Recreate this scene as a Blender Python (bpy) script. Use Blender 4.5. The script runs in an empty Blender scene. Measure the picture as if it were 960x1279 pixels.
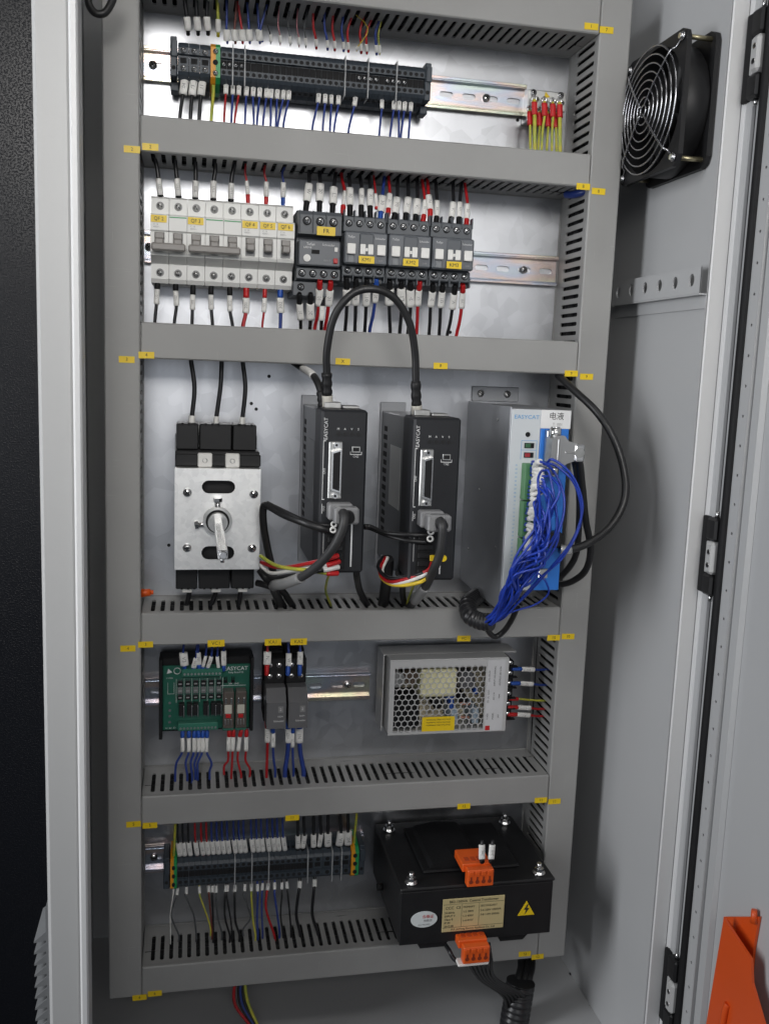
import bpy, math, random
from mathutils import Vector, Matrix
random.seed(7)
S = 0.001                                   # everything below is in millimetres
SC = bpy.context.scene
COL = SC.collection

# ------------------------------------------------------------------ camera
CAM_D = 1040.0                              # lens to mounting plate
F_PX = 1170.0                               # focal length for a 960 x 1279 picture
MC = ((0.97943464, -0.19831719, 0.03712241),
      (0.00610103, -0.15479593, -0.98792763),
      (0.20166943, 0.96783703, -0.15040256))   # rows: right, down, forward
cam_data = bpy.data.cameras.new('camera')
cam = bpy.data.objects.new('camera', cam_data)
COL.objects.link(cam)
r, d, f = (Vector(q) for q in MC)
cam.matrix_world = Matrix(((r.x, -d.x, -f.x, 0), (r.y, -d.y, -f.y, -CAM_D * S),
                           (r.z, -d.z, -f.z, 0), (0, 0, 0, 1)))
cam_data.sensor_fit = 'VERTICAL'
cam_data.sensor_height = 36.0
cam_data.lens = F_PX / 1279 * 36.0
cam_data.clip_start = 0.02
cam_data.clip_end = 50
cam_data.dof.use_dof = True
cam_data.dof.focus_distance = 0.93
cam_data.dof.aperture_fstop = 9.0
SC.camera = cam

# ------------------------------------------------------------------ world, lamps, exposure
world = bpy.data.worlds.new('World'); SC.world = world
world.use_nodes = True
bg = world.node_tree.nodes['Background']
bg.inputs['Color'].default_value = (0.80, 0.88, 1.0, 1)
bg.inputs['Strength'].default_value = 0.05


def lamp(name, loc, target, sx, sy, power, col, spread=180):
    l = bpy.data.lights.new(name, 'AREA'); l.shape = 'RECTANGLE'
    l.size = sx * S; l.size_y = sy * S; l.energy = power; l.color = col; l.spread = math.radians(spread)
    o = bpy.data.objects.new(name, l); COL.objects.link(o)
    o.location = Vector(loc) * S
    o.rotation_euler = (Vector(target) - Vector(loc)).to_track_quat('-Z', 'Y').to_euler()


# a hall luminaire in front of the cabinet, a window wall behind the photographer, an unseen side window at an invented spot, a ceiling tube
lamp('hall_luminaire', (60, -1700, 590), (150, -60, 70), 1000, 420, 1.50, (1.0, 0.975, 0.94), 50)
lamp('window_wall', (-200, -2600, 140), (-200, 0, 140), 1900, 1500, 6.2, (0.90, 0.94, 1.0))
lamp('side_window', (-1500, -740, 180), (480, -100, -250), 500, 1500, 24.5, (0.95, 0.97, 1.0))
lamp('ceiling_tube', (100, -950, 1300), (150, -60, 0), 1000, 300, 3.0, (1.0, 0.98, 0.95))
vs = SC.view_settings
vs.view_transform = 'Standard'; vs.look = 'None'; vs.exposure = 0.0; vs.gamma = 1.0
vs.use_curve_mapping = False


# ------------------------------------------------------------------ picture to place
def ray(u, v):
    x = (u - 480) / F_PX; y = (v - 639.5) / F_PX
    w = Vector([MC[0][i] * x + MC[1][i] * y + MC[2][i] for i in range(3)])
    return w


def P(u, v, y):
    """point of the plane y (mm in front of the plate is negative) seen at picture position u, v"""
    w = ray(u, v); s = (CAM_D + y) / w.y
    return Vector((w.x * s, y, w.z * s))


def PX(u, v, x):
    w = ray(u, v); s = x / w.x
    return Vector((x, w.y * s - CAM_D, w.z * s))


# ------------------------------------------------------------------ materials
MATS = {}


def mat(name, col, rough=0.5, metal=0.0, var=0.08, scale=25.0, bump=0.0, bscale=400.0, spec=0.5, col2=None,
        rvar=0.0, alpha=None, trans=0.0, coat=0.0):
    if name in MATS: return MATS[name]
    m = bpy.data.materials.new(name); m.use_nodes = True
    nt = m.node_tree; N = nt.nodes; L = nt.links
    b = N['Principled BSDF']
    b.inputs['Roughness'].default_value = rough
    b.inputs['Metallic'].default_value = metal
    b.inputs['Specular IOR Level'].default_value = spec
    b.inputs['Coat Weight'].default_value = coat
    tc = N.new('ShaderNodeTexCoord')
    nz = N.new('ShaderNodeTexNoise'); nz.inputs['Scale'].default_value = scale; nz.inputs['Detail'].default_value = 5
    L.new(tc.outputs['Object'], nz.inputs['Vector'])
    rp = N.new('ShaderNodeValToRGB'); rp.color_ramp.elements[0].position = 0.3; rp.color_ramp.elements[1].position = 0.7
    c2 = col2 or tuple(min(1, c * (1 + var)) for c in col)
    c1 = col if col2 else tuple(c * (1 - var) for c in col)
    rp.color_ramp.elements[0].color = (*c1, 1); rp.color_ramp.elements[1].color = (*c2, 1)
    L.new(nz.outputs['Fac'], rp.inputs['Fac']); L.new(rp.outputs['Color'], b.inputs['Base Color'])
    if rvar:
        mr = N.new('ShaderNodeMapRange'); n2 = N.new('ShaderNodeTexNoise')
        n2.inputs['Scale'].default_value = scale * 2.3; n2.inputs['Detail'].default_value = 6
        L.new(tc.outputs['Object'], n2.inputs['Vector'])
        mr.inputs['From Min'].default_value = 0.3; mr.inputs['From Max'].default_value = 0.7
        mr.inputs['To Min'].default_value = max(0.02, rough - rvar); mr.inputs['To Max'].default_value = rough + rvar
        L.new(n2.outputs['Fac'], mr.inputs['Value']); L.new(mr.outputs['Result'], b.inputs['Roughness'])
    if bump:
        bp = N.new('ShaderNodeBump'); n3 = N.new('ShaderNodeTexNoise'); n3.inputs['Scale'].default_value = bscale
        n3.inputs['Detail'].default_value = 4
        L.new(tc.outputs['Object'], n3.inputs['Vector']); L.new(n3.outputs['Fac'], bp.inputs['Height'])
        bp.inputs['Strength'].default_value = bump; bp.inputs['Distance'].default_value = 0.0006
        L.new(bp.outputs['Normal'], b.inputs['Normal'])
    if trans:
        b.inputs['Transmission Weight'].default_value = trans
    if alpha is not None:
        b.inputs['Alpha'].default_value = alpha
    MATS[name] = m
    return m


def galvanised(name, col, rough, spangle, blotch=0.14):
    """zinc-coated sheet: crystal spangle, cloudy blotches, faint rolling scratches"""
    m = bpy.data.materials.new(name); m.use_nodes = True
    nt = m.node_tree; N = nt.nodes; L = nt.links; b = N['Principled BSDF']
    b.inputs['Metallic'].default_value = 1.0
    tc = N.new('ShaderNodeTexCoord')
    vo = N.new('ShaderNodeTexVoronoi'); vo.inputs['Scale'].default_value = spangle
    n1 = N.new('ShaderNodeTexNoise'); n1.inputs['Scale'].default_value = 6; n1.inputs['Detail'].default_value = 7
    mp = N.new('ShaderNodeMapping'); mp.inputs['Scale'].default_value = (160, 160, 9)
    n2 = N.new('ShaderNodeTexNoise'); n2.inputs['Scale'].default_value = 1; n2.inputs['Detail'].default_value = 5
    for q in (vo, n1, mp): L.new(tc.outputs['Object'], q.inputs['Vector'])
    L.new(mp.outputs['Vector'], n2.inputs['Vector'])
    sep = N.new('ShaderNodeSeparateColor'); L.new(vo.outputs['Color'], sep.inputs['Color'])
    a = N.new('ShaderNodeMath'); a.operation = 'MULTIPLY_ADD'; a.inputs[1].default_value = 0.25
    L.new(sep.outputs[0], a.inputs[0]); L.new(n1.outputs['Fac'], a.inputs[2])
    rp = N.new('ShaderNodeValToRGB'); rp.color_ramp.elements[0].position = 0.35; rp.color_ramp.elements[1].position = 0.85
    rp.color_ramp.elements[0].color = (*[c * (1 - blotch) for c in col], 1)
    rp.color_ramp.elements[1].color = (*[min(1, c * (1 + blotch)) for c in col], 1)
    L.new(a.outputs[0], rp.inputs['Fac']); L.new(rp.outputs['Color'], b.inputs['Base Color'])
    s = N.new('ShaderNodeMath'); s.operation = 'MULTIPLY_ADD'; s.inputs[1].default_value = 0.6
    L.new(n2.outputs['Fac'], s.inputs[0]); L.new(a.outputs[0], s.inputs[2])
    mr = N.new('ShaderNodeMapRange')
    mr.inputs['From Min'].default_value = 0.5; mr.inputs['From Max'].default_value = 1.3
    mr.inputs['To Min'].default_value = rough - 0.05; mr.inputs['To Max'].default_value = rough + 0.08
    L.new(s.outputs[0], mr.inputs['Value']); L.new(mr.outputs['Result'], b.inputs['Roughness'])
    bp = N.new('ShaderNodeBump'); bp.inputs['Strength'].default_value = 0.12; bp.inputs['Distance'].default_value = 0.0004
    L.new(n2.outputs['Fac'], bp.inputs['Height']); L.new(bp.outputs['Normal'], b.inputs['Normal'])
    MATS[name] = m
    return m


def chromate(name, axis_scale):
    """yellow-passivated zinc rail with pink, green and blue bands"""
    m = bpy.data.materials.new(name); m.use_nodes = True
    nt = m.node_tree; N = nt.nodes; L = nt.links; b = N['Principled BSDF']
    b.inputs['Metallic'].default_value = 0.95; b.inputs['Roughness'].default_value = 0.27
    tc = N.new('ShaderNodeTexCoord'); mp = N.new('ShaderNodeMapping'); mp.inputs['Scale'].default_value = (9, 60, axis_scale)
    nz = N.new('ShaderNodeTexNoise'); nz.inputs['Scale'].default_value = 1.0; nz.inputs['Detail'].default_value = 4
    L.new(tc.outputs['Object'], mp.inputs['Vector']); L.new(mp.outputs['Vector'], nz.inputs['Vector'])
    rp = N.new('ShaderNodeValToRGB'); cr = rp.color_ramp
    cols = [(0.30, (0.56, 0.66, 0.56)), (0.42, (0.75, 0.72, 0.58)), (0.5, (0.74, 0.60, 0.55)), (0.58, (0.56, 0.60, 0.70)), (0.7, (0.62, 0.72, 0.68))]
    cr.elements[0].position, cr.elements[1].position = cols[0][0], cols[-1][0]
    cr.elements[0].color = (*cols[0][1], 1); cr.elements[1].color = (*cols[-1][1], 1)
    for ps, c in cols[1:-1]:
        e = cr.elements.new(ps); e.color = (*c, 1)
    L.new(nz.outputs['Fac'], rp.inputs['Fac']); L.new(rp.outputs['Color'], b.inputs['Base Color'])
    MATS[name] = m
    return m




def pvc(name, col):
    """duct plastic: large handling smudges, long faint scratches, uneven sheen, slight bowing"""
    m = bpy.data.materials.new(name); m.use_nodes = True
    nt = m.node_tree; N = nt.nodes; L = nt.links; b = N['Principled BSDF']; b.inputs['Specular IOR Level'].default_value = 0.4
    tc = N.new('ShaderNodeTexCoord'); oi = N.new('ShaderNodeObjectInfo')
    ad = N.new('ShaderNodeVectorMath'); ad.operation = 'ADD'; L.new(tc.outputs['Object'], ad.inputs[0]); L.new(oi.outputs['Random'], ad.inputs[1])

    def noise(sc, det, st):
        mp = N.new('ShaderNodeMapping'); mp.inputs['Scale'].default_value = st; L.new(ad.outputs[0], mp.inputs['Vector'])
        q = N.new('ShaderNodeTexNoise'); q.inputs['Scale'].default_value = sc; q.inputs['Detail'].default_value = det
        L.new(mp.outputs['Vector'], q.inputs['Vector']); return q
    a = noise(9, 6, (1, 1, 1)); s1 = noise(1, 3, (30, 300, 900)); s2 = noise(1, 3, (900, 300, 30)); wv = noise(3, 1, (1, 1, 1))
    mx = N.new('ShaderNodeMath'); mx.operation = 'MAXIMUM'; L.new(s1.outputs['Fac'], mx.inputs[0]); L.new(s2.outputs['Fac'], mx.inputs[1])
    th = N.new('ShaderNodeMapRange'); th.inputs['From Min'].default_value = .70; th.inputs['From Max'].default_value = .80; L.new(mx.outputs[0], th.inputs['Value'])
    rp = N.new('ShaderNodeValToRGB'); rp.color_ramp.elements[0].position = .32; rp.color_ramp.elements[1].position = .66
    rp.color_ramp.elements[0].color = (*[c * .90 for c in col], 1); rp.color_ramp.elements[1].color = (*[c * 1.05 for c in col], 1)
    L.new(a.outputs['Fac'], rp.inputs['Fac'])
    mc = N.new('ShaderNodeMix'); mc.data_type = 'RGBA'; L.new(th.outputs['Result'], mc.inputs[0]); L.new(rp.outputs['Color'], mc.inputs[6])
    mc.inputs[7].default_value = (*[c * 1.22 for c in col], 1); L.new(mc.outputs[2], b.inputs['Base Color'])
    mr = N.new('ShaderNodeMapRange'); mr.inputs['From Min'].default_value = .3; mr.inputs['From Max'].default_value = .7
    mr.inputs['To Min'].default_value = .36; mr.inputs['To Max'].default_value = .56; L.new(a.outputs['Fac'], mr.inputs['Value']); L.new(mr.outputs['Result'], b.inputs['Roughness'])
    bp = N.new('ShaderNodeBump'); bp.inputs['Strength'].default_value = .25; bp.inputs['Distance'].default_value = .002
    L.new(wv.outputs['Fac'], bp.inputs['Height']); L.new(bp.outputs['Normal'], b.inputs['Normal'])
    MATS[name] = m
    return m


M_DUCT = pvc('grey_pvc', (0.32, 0.318, 0.31))
M_PLATE = galvanised('galvanised_plate', (0.52, 0.53, 0.555), 0.32, 60, 0.14)
M_COVER = galvanised('spangled_cover', (0.80, 0.80, 0.79), 0.42, 230, 0.12)
M_SIDE = mat('zinc_bracket', (0.34, 0.35, 0.37), 0.42, 0.45, var=0.06, scale=10, rvar=0.05)
M_RAIL = chromate('chromated_rail', 45)
M_RAIL2 = chromate('plain_rail', 30)
M_PAINT = mat('cabinet_paint', (0.46, 0.465, 0.47), 0.42, var=0.02, scale=5, bump=0.16, bscale=900, rvar=0.05)
M_WHITEPAINT = mat('post_paint', (0.45, 0.45, 0.445), 0.40, var=0.02, scale=5, bump=0.14, bscale=900)
M_LIPLIT = mat('lit_lip_paint', (0.66, 0.66, 0.66), 0.35, var=0.02, scale=5, bump=0.1, bscale=900)  # same cabinet paint, lightened so flange and lip look brightly lit
M_BLACK = mat('black_plastic', (0.013, 0.013, 0.014), 0.45, var=0.15, scale=40, bump=0.05, bscale=900, spec=.32)
M_BLACKM = mat('black_matt', (0.010, 0.010, 0.011), 0.62, var=0.15, scale=60, spec=.25)
M_BLACKDRIVE = mat('black_drive_paint', (0.014, 0.015, 0.018), 0.48, var=0.12, scale=30, bump=0.1, bscale=1400, spec=.35)
M_DARKHOLE = mat('dark_recess', (0.006, 0.006, 0.007), 0.8)
M_STEEL = mat('bright_steel', (0.72, 0.72, 0.72), 0.24, 1.0, var=0.1, scale=200)
M_STEELD = mat('dull_steel', (0.50, 0.50, 0.49), 0.36, 1.0, var=0.12, scale=120)
M_CHROME = mat('chrome_wire', (0.46, 0.46, 0.48), 0.24, 1.0, var=0.03)
M_WHITE = mat('white_sleeve', (0.78, 0.77, 0.74), 0.45, var=0.04, scale=120)
M_MCB = mat('breaker_case', (0.76, 0.76, 0.735), 0.42, var=0.025, scale=30)
M_TOGGLE = mat('breaker_toggle', (0.25, 0.235, 0.22), 0.42, var=0.05)
M_SLATE = mat('slate_plastic', (0.085, 0.094, 0.106), 0.45, var=0.06, scale=30)
M_SLATE2 = mat('slate_face', (0.115, 0.125, 0.14), 0.42, var=0.05, scale=30)
M_TERM = mat('terminal_grey', (0.042, 0.054, 0.068), 0.48, var=0.07, scale=60)
M_YEL = mat('yellow_sticker', (0.80, 0.56, 0.01), 0.42, var=0.04, scale=80)
M_INK = mat('black_ink', (0.02, 0.02, 0.02), 0.6)
M_INKW = mat('white_ink', (0.70, 0.70, 0.70), 0.55)
M_INKB = mat('blue_ink', (0.08, 0.32, 0.62), 0.55)
M_INKG = mat('grey_ink', (0.30, 0.30, 0.30), 0.55)
M_RED = mat('red_plastic', (0.50, 0.012, 0.014), 0.38, var=0.08)
M_BLUE = mat('blue_plastic', (0.02, 0.085, 0.40), 0.38, var=0.08)
M_GREEN = mat('terminal_green', (0.02, 0.30, 0.09), 0.42, var=0.08)
M_ORANGE = mat('terminal_orange', (0.72, 0.30, 0.015), 0.45, var=0.07)
M_ORG = mat('orange_plug', (0.74, 0.105, 0.012), 0.40, var=0.06)
M_POCKET = mat('orange_pocket_plastic', (0.68, 0.085, 0.012), 0.36, var=0.04, scale=8, bump=0.08, bscale=600)
W = {
    'black': mat('wire_black', (0.012, 0.012, 0.014), 0.36, var=0.1),
    'blue': mat('wire_blue', (0.022, 0.048, 0.235), 0.36, var=0.1),
    'royal': mat('wire_royal', (0.014, 0.045, 0.36), 0.30, var=0.1, scale=60),
    'red': mat('wire_red', (0.40, 0.012, 0.016), 0.36, var=0.1),
    'yellow': mat('wire_yellow', (0.66, 0.47, 0.03), 0.40, var=0.1),
    'green': mat('wire_green', (0.30, 0.38, 0.06), 0.42, var=0.2, scale=90, col2=(0.62, 0.52, 0.05)),
    'white': mat('wire_white', (0.70, 0.69, 0.66), 0.42, var=0.05),
    'grey': mat('wire_grey', (0.075, 0.08, 0.085), 0.45, var=0.1),
    'pink': mat('wire_pink', (0.45, 0.18, 0.20), 0.45, var=0.1),
    'brown': mat('wire_brown', (0.14, 0.035, 0.025), 0.45, var=0.1),
    'leaf': mat('wire_leaf', (0.02, 0.22, 0.08), 0.42, var=0.1),
}


# ------------------------------------------------------------------ mesh builder
class MB:
    def __init__(self):
        self.v = []; self.f = []; self.m = []; self.s = []

    def add(self, vs, fs, mi=0, smooth=False):
        o = len(self.v); self.v += [tuple(q) for q in vs]
        for q in fs:
            self.f.append([i + o for i in q]); self.m.append(mi); self.s.append(smooth)
        return self

    def box(self, x0, x1, y0, y1, z0, z1, b=0.0, mi=0):
        x0, x1 = min(x0, x1), max(x0, x1); y0, y1 = min(y0, y1), max(y0, y1); z0, z1 = min(z0, z1), max(z0, z1)
        b = min(b, (x1 - x0) * .45, (y1 - y0) * .45, (z1 - z0) * .45)
        X, Y, Z = (x0, x1), (y0, y1), (z0, z1)
        if b <= 0:
            vs = [(X[i], Y[j], Z[k]) for i in (0, 1) for j in (0, 1) for k in (0, 1)]
            fs = [(0, 1, 3, 2), (4, 6, 7, 5), (0, 4, 5, 1), (2, 3, 7, 6), (0, 2, 6, 4), (1, 5, 7, 3)]
            return self.add(vs, fs, mi)
        vs = []; idx = {}
        for i in (0, 1):
            for j in (0, 1):
                for k in (0, 1):
                    sx, sy, sz = (1, -1)[i], (1, -1)[j], (1, -1)[k]
                    for a in range(3):
                        c = [X[i], Y[j], Z[k]]; s_ = (sx, sy, sz)
                        for q in range(3):
                            if q != a: c[q] += s_[q] * b
                        idx[(i, j, k, a)] = len(vs); vs.append(c)
        fs = []
        for i in (0, 1):
            q = [idx[(i, j, k, 0)] for j, k in ((0, 0), (1, 0), (1, 1), (0, 1))]; fs.append(q if i else q[::-1])
            q = [idx[(j, i, k, 1)] for j, k in ((0, 0), (0, 1), (1, 1), (1, 0))]; fs.append(q if i else q[::-1])
            q = [idx[(j, k, i, 2)] for j, k in ((0, 0), (1, 0), (1, 1), (0, 1))]; fs.append(q if i else q[::-1])
        for a in (0, 1):
            for c in (0, 1):
                fs.append([idx[(a, c, 0, 0)], idx[(a, c, 1, 0)], idx[(a, c, 1, 1)], idx[(a, c, 0, 1)]])
                fs.append([idx[(a, 0, c, 0)], idx[(a, 1, c, 0)], idx[(a, 1, c, 2)], idx[(a, 0, c, 2)]])
                fs.append([idx[(0, a, c, 1)], idx[(1, a, c, 1)], idx[(1, a, c, 2)], idx[(0, a, c, 2)]])
        for i in (0, 1):
            for j in (0, 1):
                for k in (0, 1):
                    fs.append([idx[(i, j, k, 0)], idx[(i, j, k, 1)], idx[(i, j, k, 2)]])
        return self.add(vs, fs, mi)

    def cyl(self, p0, p1, r0, r1=None, n=16, mi=0, cap=True, smooth=True):
        p0 = Vector(p0); p1 = Vector(p1); r1 = r0 if r1 is None else r1
        t = (p1 - p0).normalized(); a = t.orthogonal().normalized(); c = t.cross(a)
        vs = []
        for p, r_ in ((p0, r0), (p1, r1)):
            for i in range(n):
                w = 2 * math.pi * i / n; vs.append(p + a * (r_ * math.cos(w)) + c * (r_ * math.sin(w)))
        self.add(vs, [(i, (i + 1) % n, n + (i + 1) % n, n + i) for i in range(n)], mi, smooth)
        if cap:
            o = len(self.v) - 2 * n
            self.f.append([o + n - 1 - i for i in range(n)]); self.f.append([o + n + i for i in range(n)])
            self.m += [mi, mi]; self.s += [False, False]
        return self

    def ring(self, c, ax, R, r_, n=32, k=8, mi=0):
        c = Vector(c); ax = Vector(ax).normalized(); a = ax.orthogonal().normalized(); b_ = ax.cross(a)
        vs = []
        for i in range(n):
            w = 2 * math.pi * i / n; e = a * math.cos(w) + b_ * math.sin(w)
            for j in range(k):
                q = 2 * math.pi * j / k; vs.append(c + e * (R + r_ * math.cos(q)) + ax * (r_ * math.sin(q)))
        return self.add(vs, [(i * k + j, ((i + 1) % n) * k + j, ((i + 1) % n) * k + (j + 1) % k, i * k + (j + 1) % k)
                             for i in range(n) for j in range(k)], mi, True)

    def prism(self, pts, axis, a, b, mi=0, smooth=False):
        """polygon extruded along axis; pts are the other two coordinates in x, y, z order"""
        n = len(pts); vs = []
        for w in (a, b):
            for q in pts:
                c = list(q); c.insert('xyz'.index(axis), w); vs.append(c)
        self.add(vs, [list(range(n))[::-1], list(range(n, 2 * n))], mi)
        self.add(vs, [(i, (i + 1) % n, n + (i + 1) % n, n + i) for i in range(n)], mi, smooth)
        return self

    def lathe(self, prof, c, ax, n=20, mi=0, smooth=True):
        c = Vector(c); ax = Vector(ax).normalized(); a = ax.orthogonal().normalized(); b_ = ax.cross(a); k = len(prof)
        vs = []
        for i in range(n):
            w = 2 * math.pi * i / n; e = a * math.cos(w) + b_ * math.sin(w)
            for r_, h in prof: vs.append(c + e * r_ + ax * h)
        return self.add(vs, [(i * k + j, ((i + 1) % n) * k + j, ((i + 1) % n) * k + j + 1, i * k + j + 1)
                             for i in range(n) for j in range(k - 1)], mi, smooth)

    def tube(self, pts, ra, rb=None, n=10, mi=0, cap=True, flat=None):
        rb = ra if rb is None else rb
        pts = [Vector(q) for q in pts]; m = len(pts); vs = []; s = None
        for i in range(m):
            t = (pts[min(i + 1, m - 1)] - pts[max(i - 1, 0)]).normalized()
            if flat is not None:
                s = t.cross(flat)
                s = s.normalized() if s.length > 1e-4 else t.orthogonal().normalized()
            elif s is None:
                s = t.orthogonal().normalized()
            else:
                s = (s - t * s.dot(t)); s = s.normalized() if s.length > 1e-6 else t.orthogonal().normalized()
            w = s.cross(t)
            A = ra[i] if isinstance(ra, (list, tuple)) else ra
            B = rb[i] if isinstance(rb, (list, tuple)) else rb
            for j in range(n):
                q = 2 * math.pi * j / n; vs.append(pts[i] + s * (A * math.cos(q)) + w * (B * math.sin(q)))
        fs = [(i * n + j, i * n + (j + 1) % n, (i + 1) * n + (j + 1) % n, (i + 1) * n + j) for i in range(m - 1) for j in range(n)]
        self.add(vs, fs, mi, True)
        if cap:
            o = len(self.v) - m * n
            self.f += [[o + j for j in range(n)][::-1], [o + (m - 1) * n + j for j in range(n)]]
            self.m += [mi, mi]; self.s += [False, False]
        return self

    def cell(self, fr, a0, a1, b0, b1, ca, cb, ra, rb, t, mi=0, k=5, ell=False):
        """flat rectangle a0..a1 x b0..b1 with a slot (stadium along b, or ellipse) cut through a sheet of thickness t"""
        O, U, Vv, Nn = fr
        hole = []; rect = []
        for half in (1, -1):
            for i in range(k + 1):
                w = math.pi * i / k
                if ell: h = (ca + half * ra * math.cos(w), cb + half * rb * math.sin(w))
                else: h = (ca + half * ra * math.cos(w), cb + half * ((rb - ra) + ra * math.sin(w)))
                q = i / k
                e = (a1 + (a0 - a1) * q, b1) if half == 1 else (a0 + (a1 - a0) * q, b0)
                hole.append(h); rect.append(e)
        n = len(hole)
        to = lambda q, d_: O + U * q[0] + Vv * q[1] + Nn * d_
        vs = [to(q, 0) for q in hole] + [to(q, 0) for q in rect] + [to(q, t) for q in hole] + [to(q, t) for q in rect]
        fs = []
        for i in range(n):
            j = (i + 1) % n
            fs += [(i, j, n + j, n + i), (2 * n + j, 2 * n + i, 3 * n + i, 3 * n + j), (j, i, 2 * n + i, 2 * n + j)]
        return self.add(vs, fs, mi)

    def quadbox(self, fr, a0, a1, b0, b1, t, mi=0):
        O, U, Vv, Nn = fr
        c = [O + U * a + Vv * b + Nn * h for h in (0, t) for a, b in ((a0, b0), (a1, b0), (a1, b1), (a0, b1))]
        return self.add(c, [(3, 2, 1, 0), (4, 5, 6, 7), (0, 1, 5, 4), (1, 2, 6, 5), (2, 3, 7, 6), (3, 0, 4, 7)], mi)

    def mesh(self, name, mats):
        me = bpy.data.meshes.new(name)
        me.from_pydata([(q[0] * S, q[1] * S, q[2] * S) for q in self.v], [], self.f)
        for q in (mats if isinstance(mats, (list, tuple)) else [mats]): me.materials.append(q)
        me.polygons.foreach_set('material_index', self.m)
        me.polygons.foreach_set('use_smooth', self.s)
        me.update()
        return me


def obj(name, mb, mats, parent=None, loc=(0, 0, 0), rot=None, scale=None):
    me = mb.mesh(name, mats) if isinstance(mb, MB) else mb
    o = bpy.data.objects.new(name, me); COL.objects.link(o)
    o.location = Vector(loc) * S
    if rot: o.rotation_euler = rot
    if scale: o.scale = scale
    if parent: o.parent = parent
    return o


def tag(o, label=None, cat=None, group=None, kind=None):
    if label: o['label'] = label
    if cat: o['category'] = cat
    if group: o['group'] = group
    if kind: o['kind'] = kind
    return o


def thing(name, label, cat, loc=(0, 0, 0), group=None):
    o = bpy.data.objects.new(name, None); COL.objects.link(o)
    o.empty_display_size = 0.02
    o.location = Vector(loc) * S
    return tag(o, label, cat, group)


TXT = {}


def text_mesh(body, size, m, align='CENTER', stretch=1.0):
    key = (body, size, m.name, align, stretch)
    if key not in TXT:
        cu = bpy.data.curves.new('lettering', 'FONT')
        cu.body = body; cu.size = size * S; cu.align_x = align; cu.align_y = 'CENTER'
        cu.extrude = 0.04 * S; cu.resolution_u = 2
        to = bpy.data.objects.new('lettering', cu); COL.objects.link(to)
        dg = bpy.context.evaluated_depsgraph_get()
        me = bpy.data.meshes.new_from_object(to.evaluated_get(dg))
        me.name = 'lettering'
        for v_ in me.vertices: v_.co.x *= stretch
        me.materials.clear(); me.materials.append(m)
        bpy.data.objects.remove(to); bpy.data.curves.remove(cu)
        TXT[key] = me
    return TXT[key]


def letter(body, size, m, parent, loc, roll=0.0, align='CENTER', stretch=1.0, face='-y', name='lettering'):
    """flat print lying on a surface that faces -y (or -x)"""
    rot = Matrix.Rotation(math.pi / 2, 3, 'X')
    if face == '-x': rot = Matrix.Rotation(-math.pi / 2, 3, 'Z') @ rot
    if roll: rot = rot @ Matrix.Rotation(roll, 3, 'Z')
    return obj(name, text_mesh(body, size, m, align, stretch), None, parent, loc, rot.to_euler())


# screw heads, facing -y, radius 1 mm, shared by every screw
def screw_mesh(name, m, slot='cross'):
    mb = MB()
    mb.lathe([(1, 0), (1, 0.35), (0.86, 0.55), (0.0, 0.62)], (0, 0, 0), (0, -1, 0), 14, 0)
    if slot == 'cross':
        mb.box(-.62, .62, -.72, -.5, -.13, .13, 0, 1); mb.box(-.13, .13, -.725, -.5, -.62, .62, 0, 1)
    elif slot == 'hex':
        mb.cyl((0, -.5, 0), (0, -.66, 0), .42, n=6, mi=1, smooth=False)
    else:
        mb.box(-.8, .8, -.72, -.5, -.12, .12, 0, 1)
    return mb.mesh(name, [m, M_DARKHOLE])


SCREW = screw_mesh('screw', M_STEEL)
SCREWD = screw_mesh('screw', M_STEELD, 'slot')
SCREWH = screw_mesh('screw', M_STEELD, 'hex')


def screw(parent, x, y, z, r_=2.5, me=None, roll=None, name='screw'):
    a = random.uniform(0, 1.5) if roll is None else roll
    return obj(name, me or SCREW, None, parent, (x, y, z), (0, a, 0), (r_, r_, r_))


ORD = ['zeroth', 'first', 'second', 'third', 'fourth', 'fifth', 'sixth', 'seventh', 'eighth', 'ninth', 'tenth', 'eleventh', 'twelfth',
       'thirteenth', 'fourteenth', 'fifteenth', 'sixteenth', 'seventeenth', 'eighteenth', 'nineteenth', 'twentieth', 'twenty-first',
       'twenty-second', 'twenty-third', 'twenty-fourth', 'twenty-fifth', 'twenty-sixth', 'twenty-seventh', 'twenty-eighth',
       'twenty-ninth', 'thirtieth', 'thirty-first', 'thirty-second', 'thirty-third', 'thirty-fourth']


def smooth_path(pts, k=6):
    """Catmull-Rom through the points; returns samples and the sample index of every control point"""
    pts = [Vector(q) for q in pts]; out = []; idx = []
    n = len(pts)
    for i in range(n - 1):
        p0 = pts[max(i - 1, 0)]; p1 = pts[i]; p2 = pts[i + 1]; p3 = pts[min(i + 2, n - 1)]
        idx.append(len(out))
        for j in range(k):
            t = j / k
            out.append(0.5 * ((2 * p1) + (p2 - p0) * t + (2 * p0 - 5 * p1 + 4 * p2 - p3) * t * t + (3 * p1 - p0 - 3 * p2 + p3) * t ** 3))
    idx.append(len(out)); out.append(pts[-1])
    return out, idx

# ================================================================== cabinet, plate, door
XL, XR, ZF, ZR, YB, YF = -124.0, 480.0, -758.0, 560.0, 150.0, -205.0
cab = thing('cabinet', 'tall grey powder-coated control cabinet standing open around the mounting plate', 'cabinet', ((XL + XR) / 2, -80, ZF))
CX = (XL + XR) / 2
cb = lambda: MB()


def cabpart(name, mb, m=None):
    o = obj(name, mb, m or M_PAINT, cab)
    mo = Matrix.Translation(-Vector((CX, -80, ZF)) * S)
    o.data.transform(mo)
    return o


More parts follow.
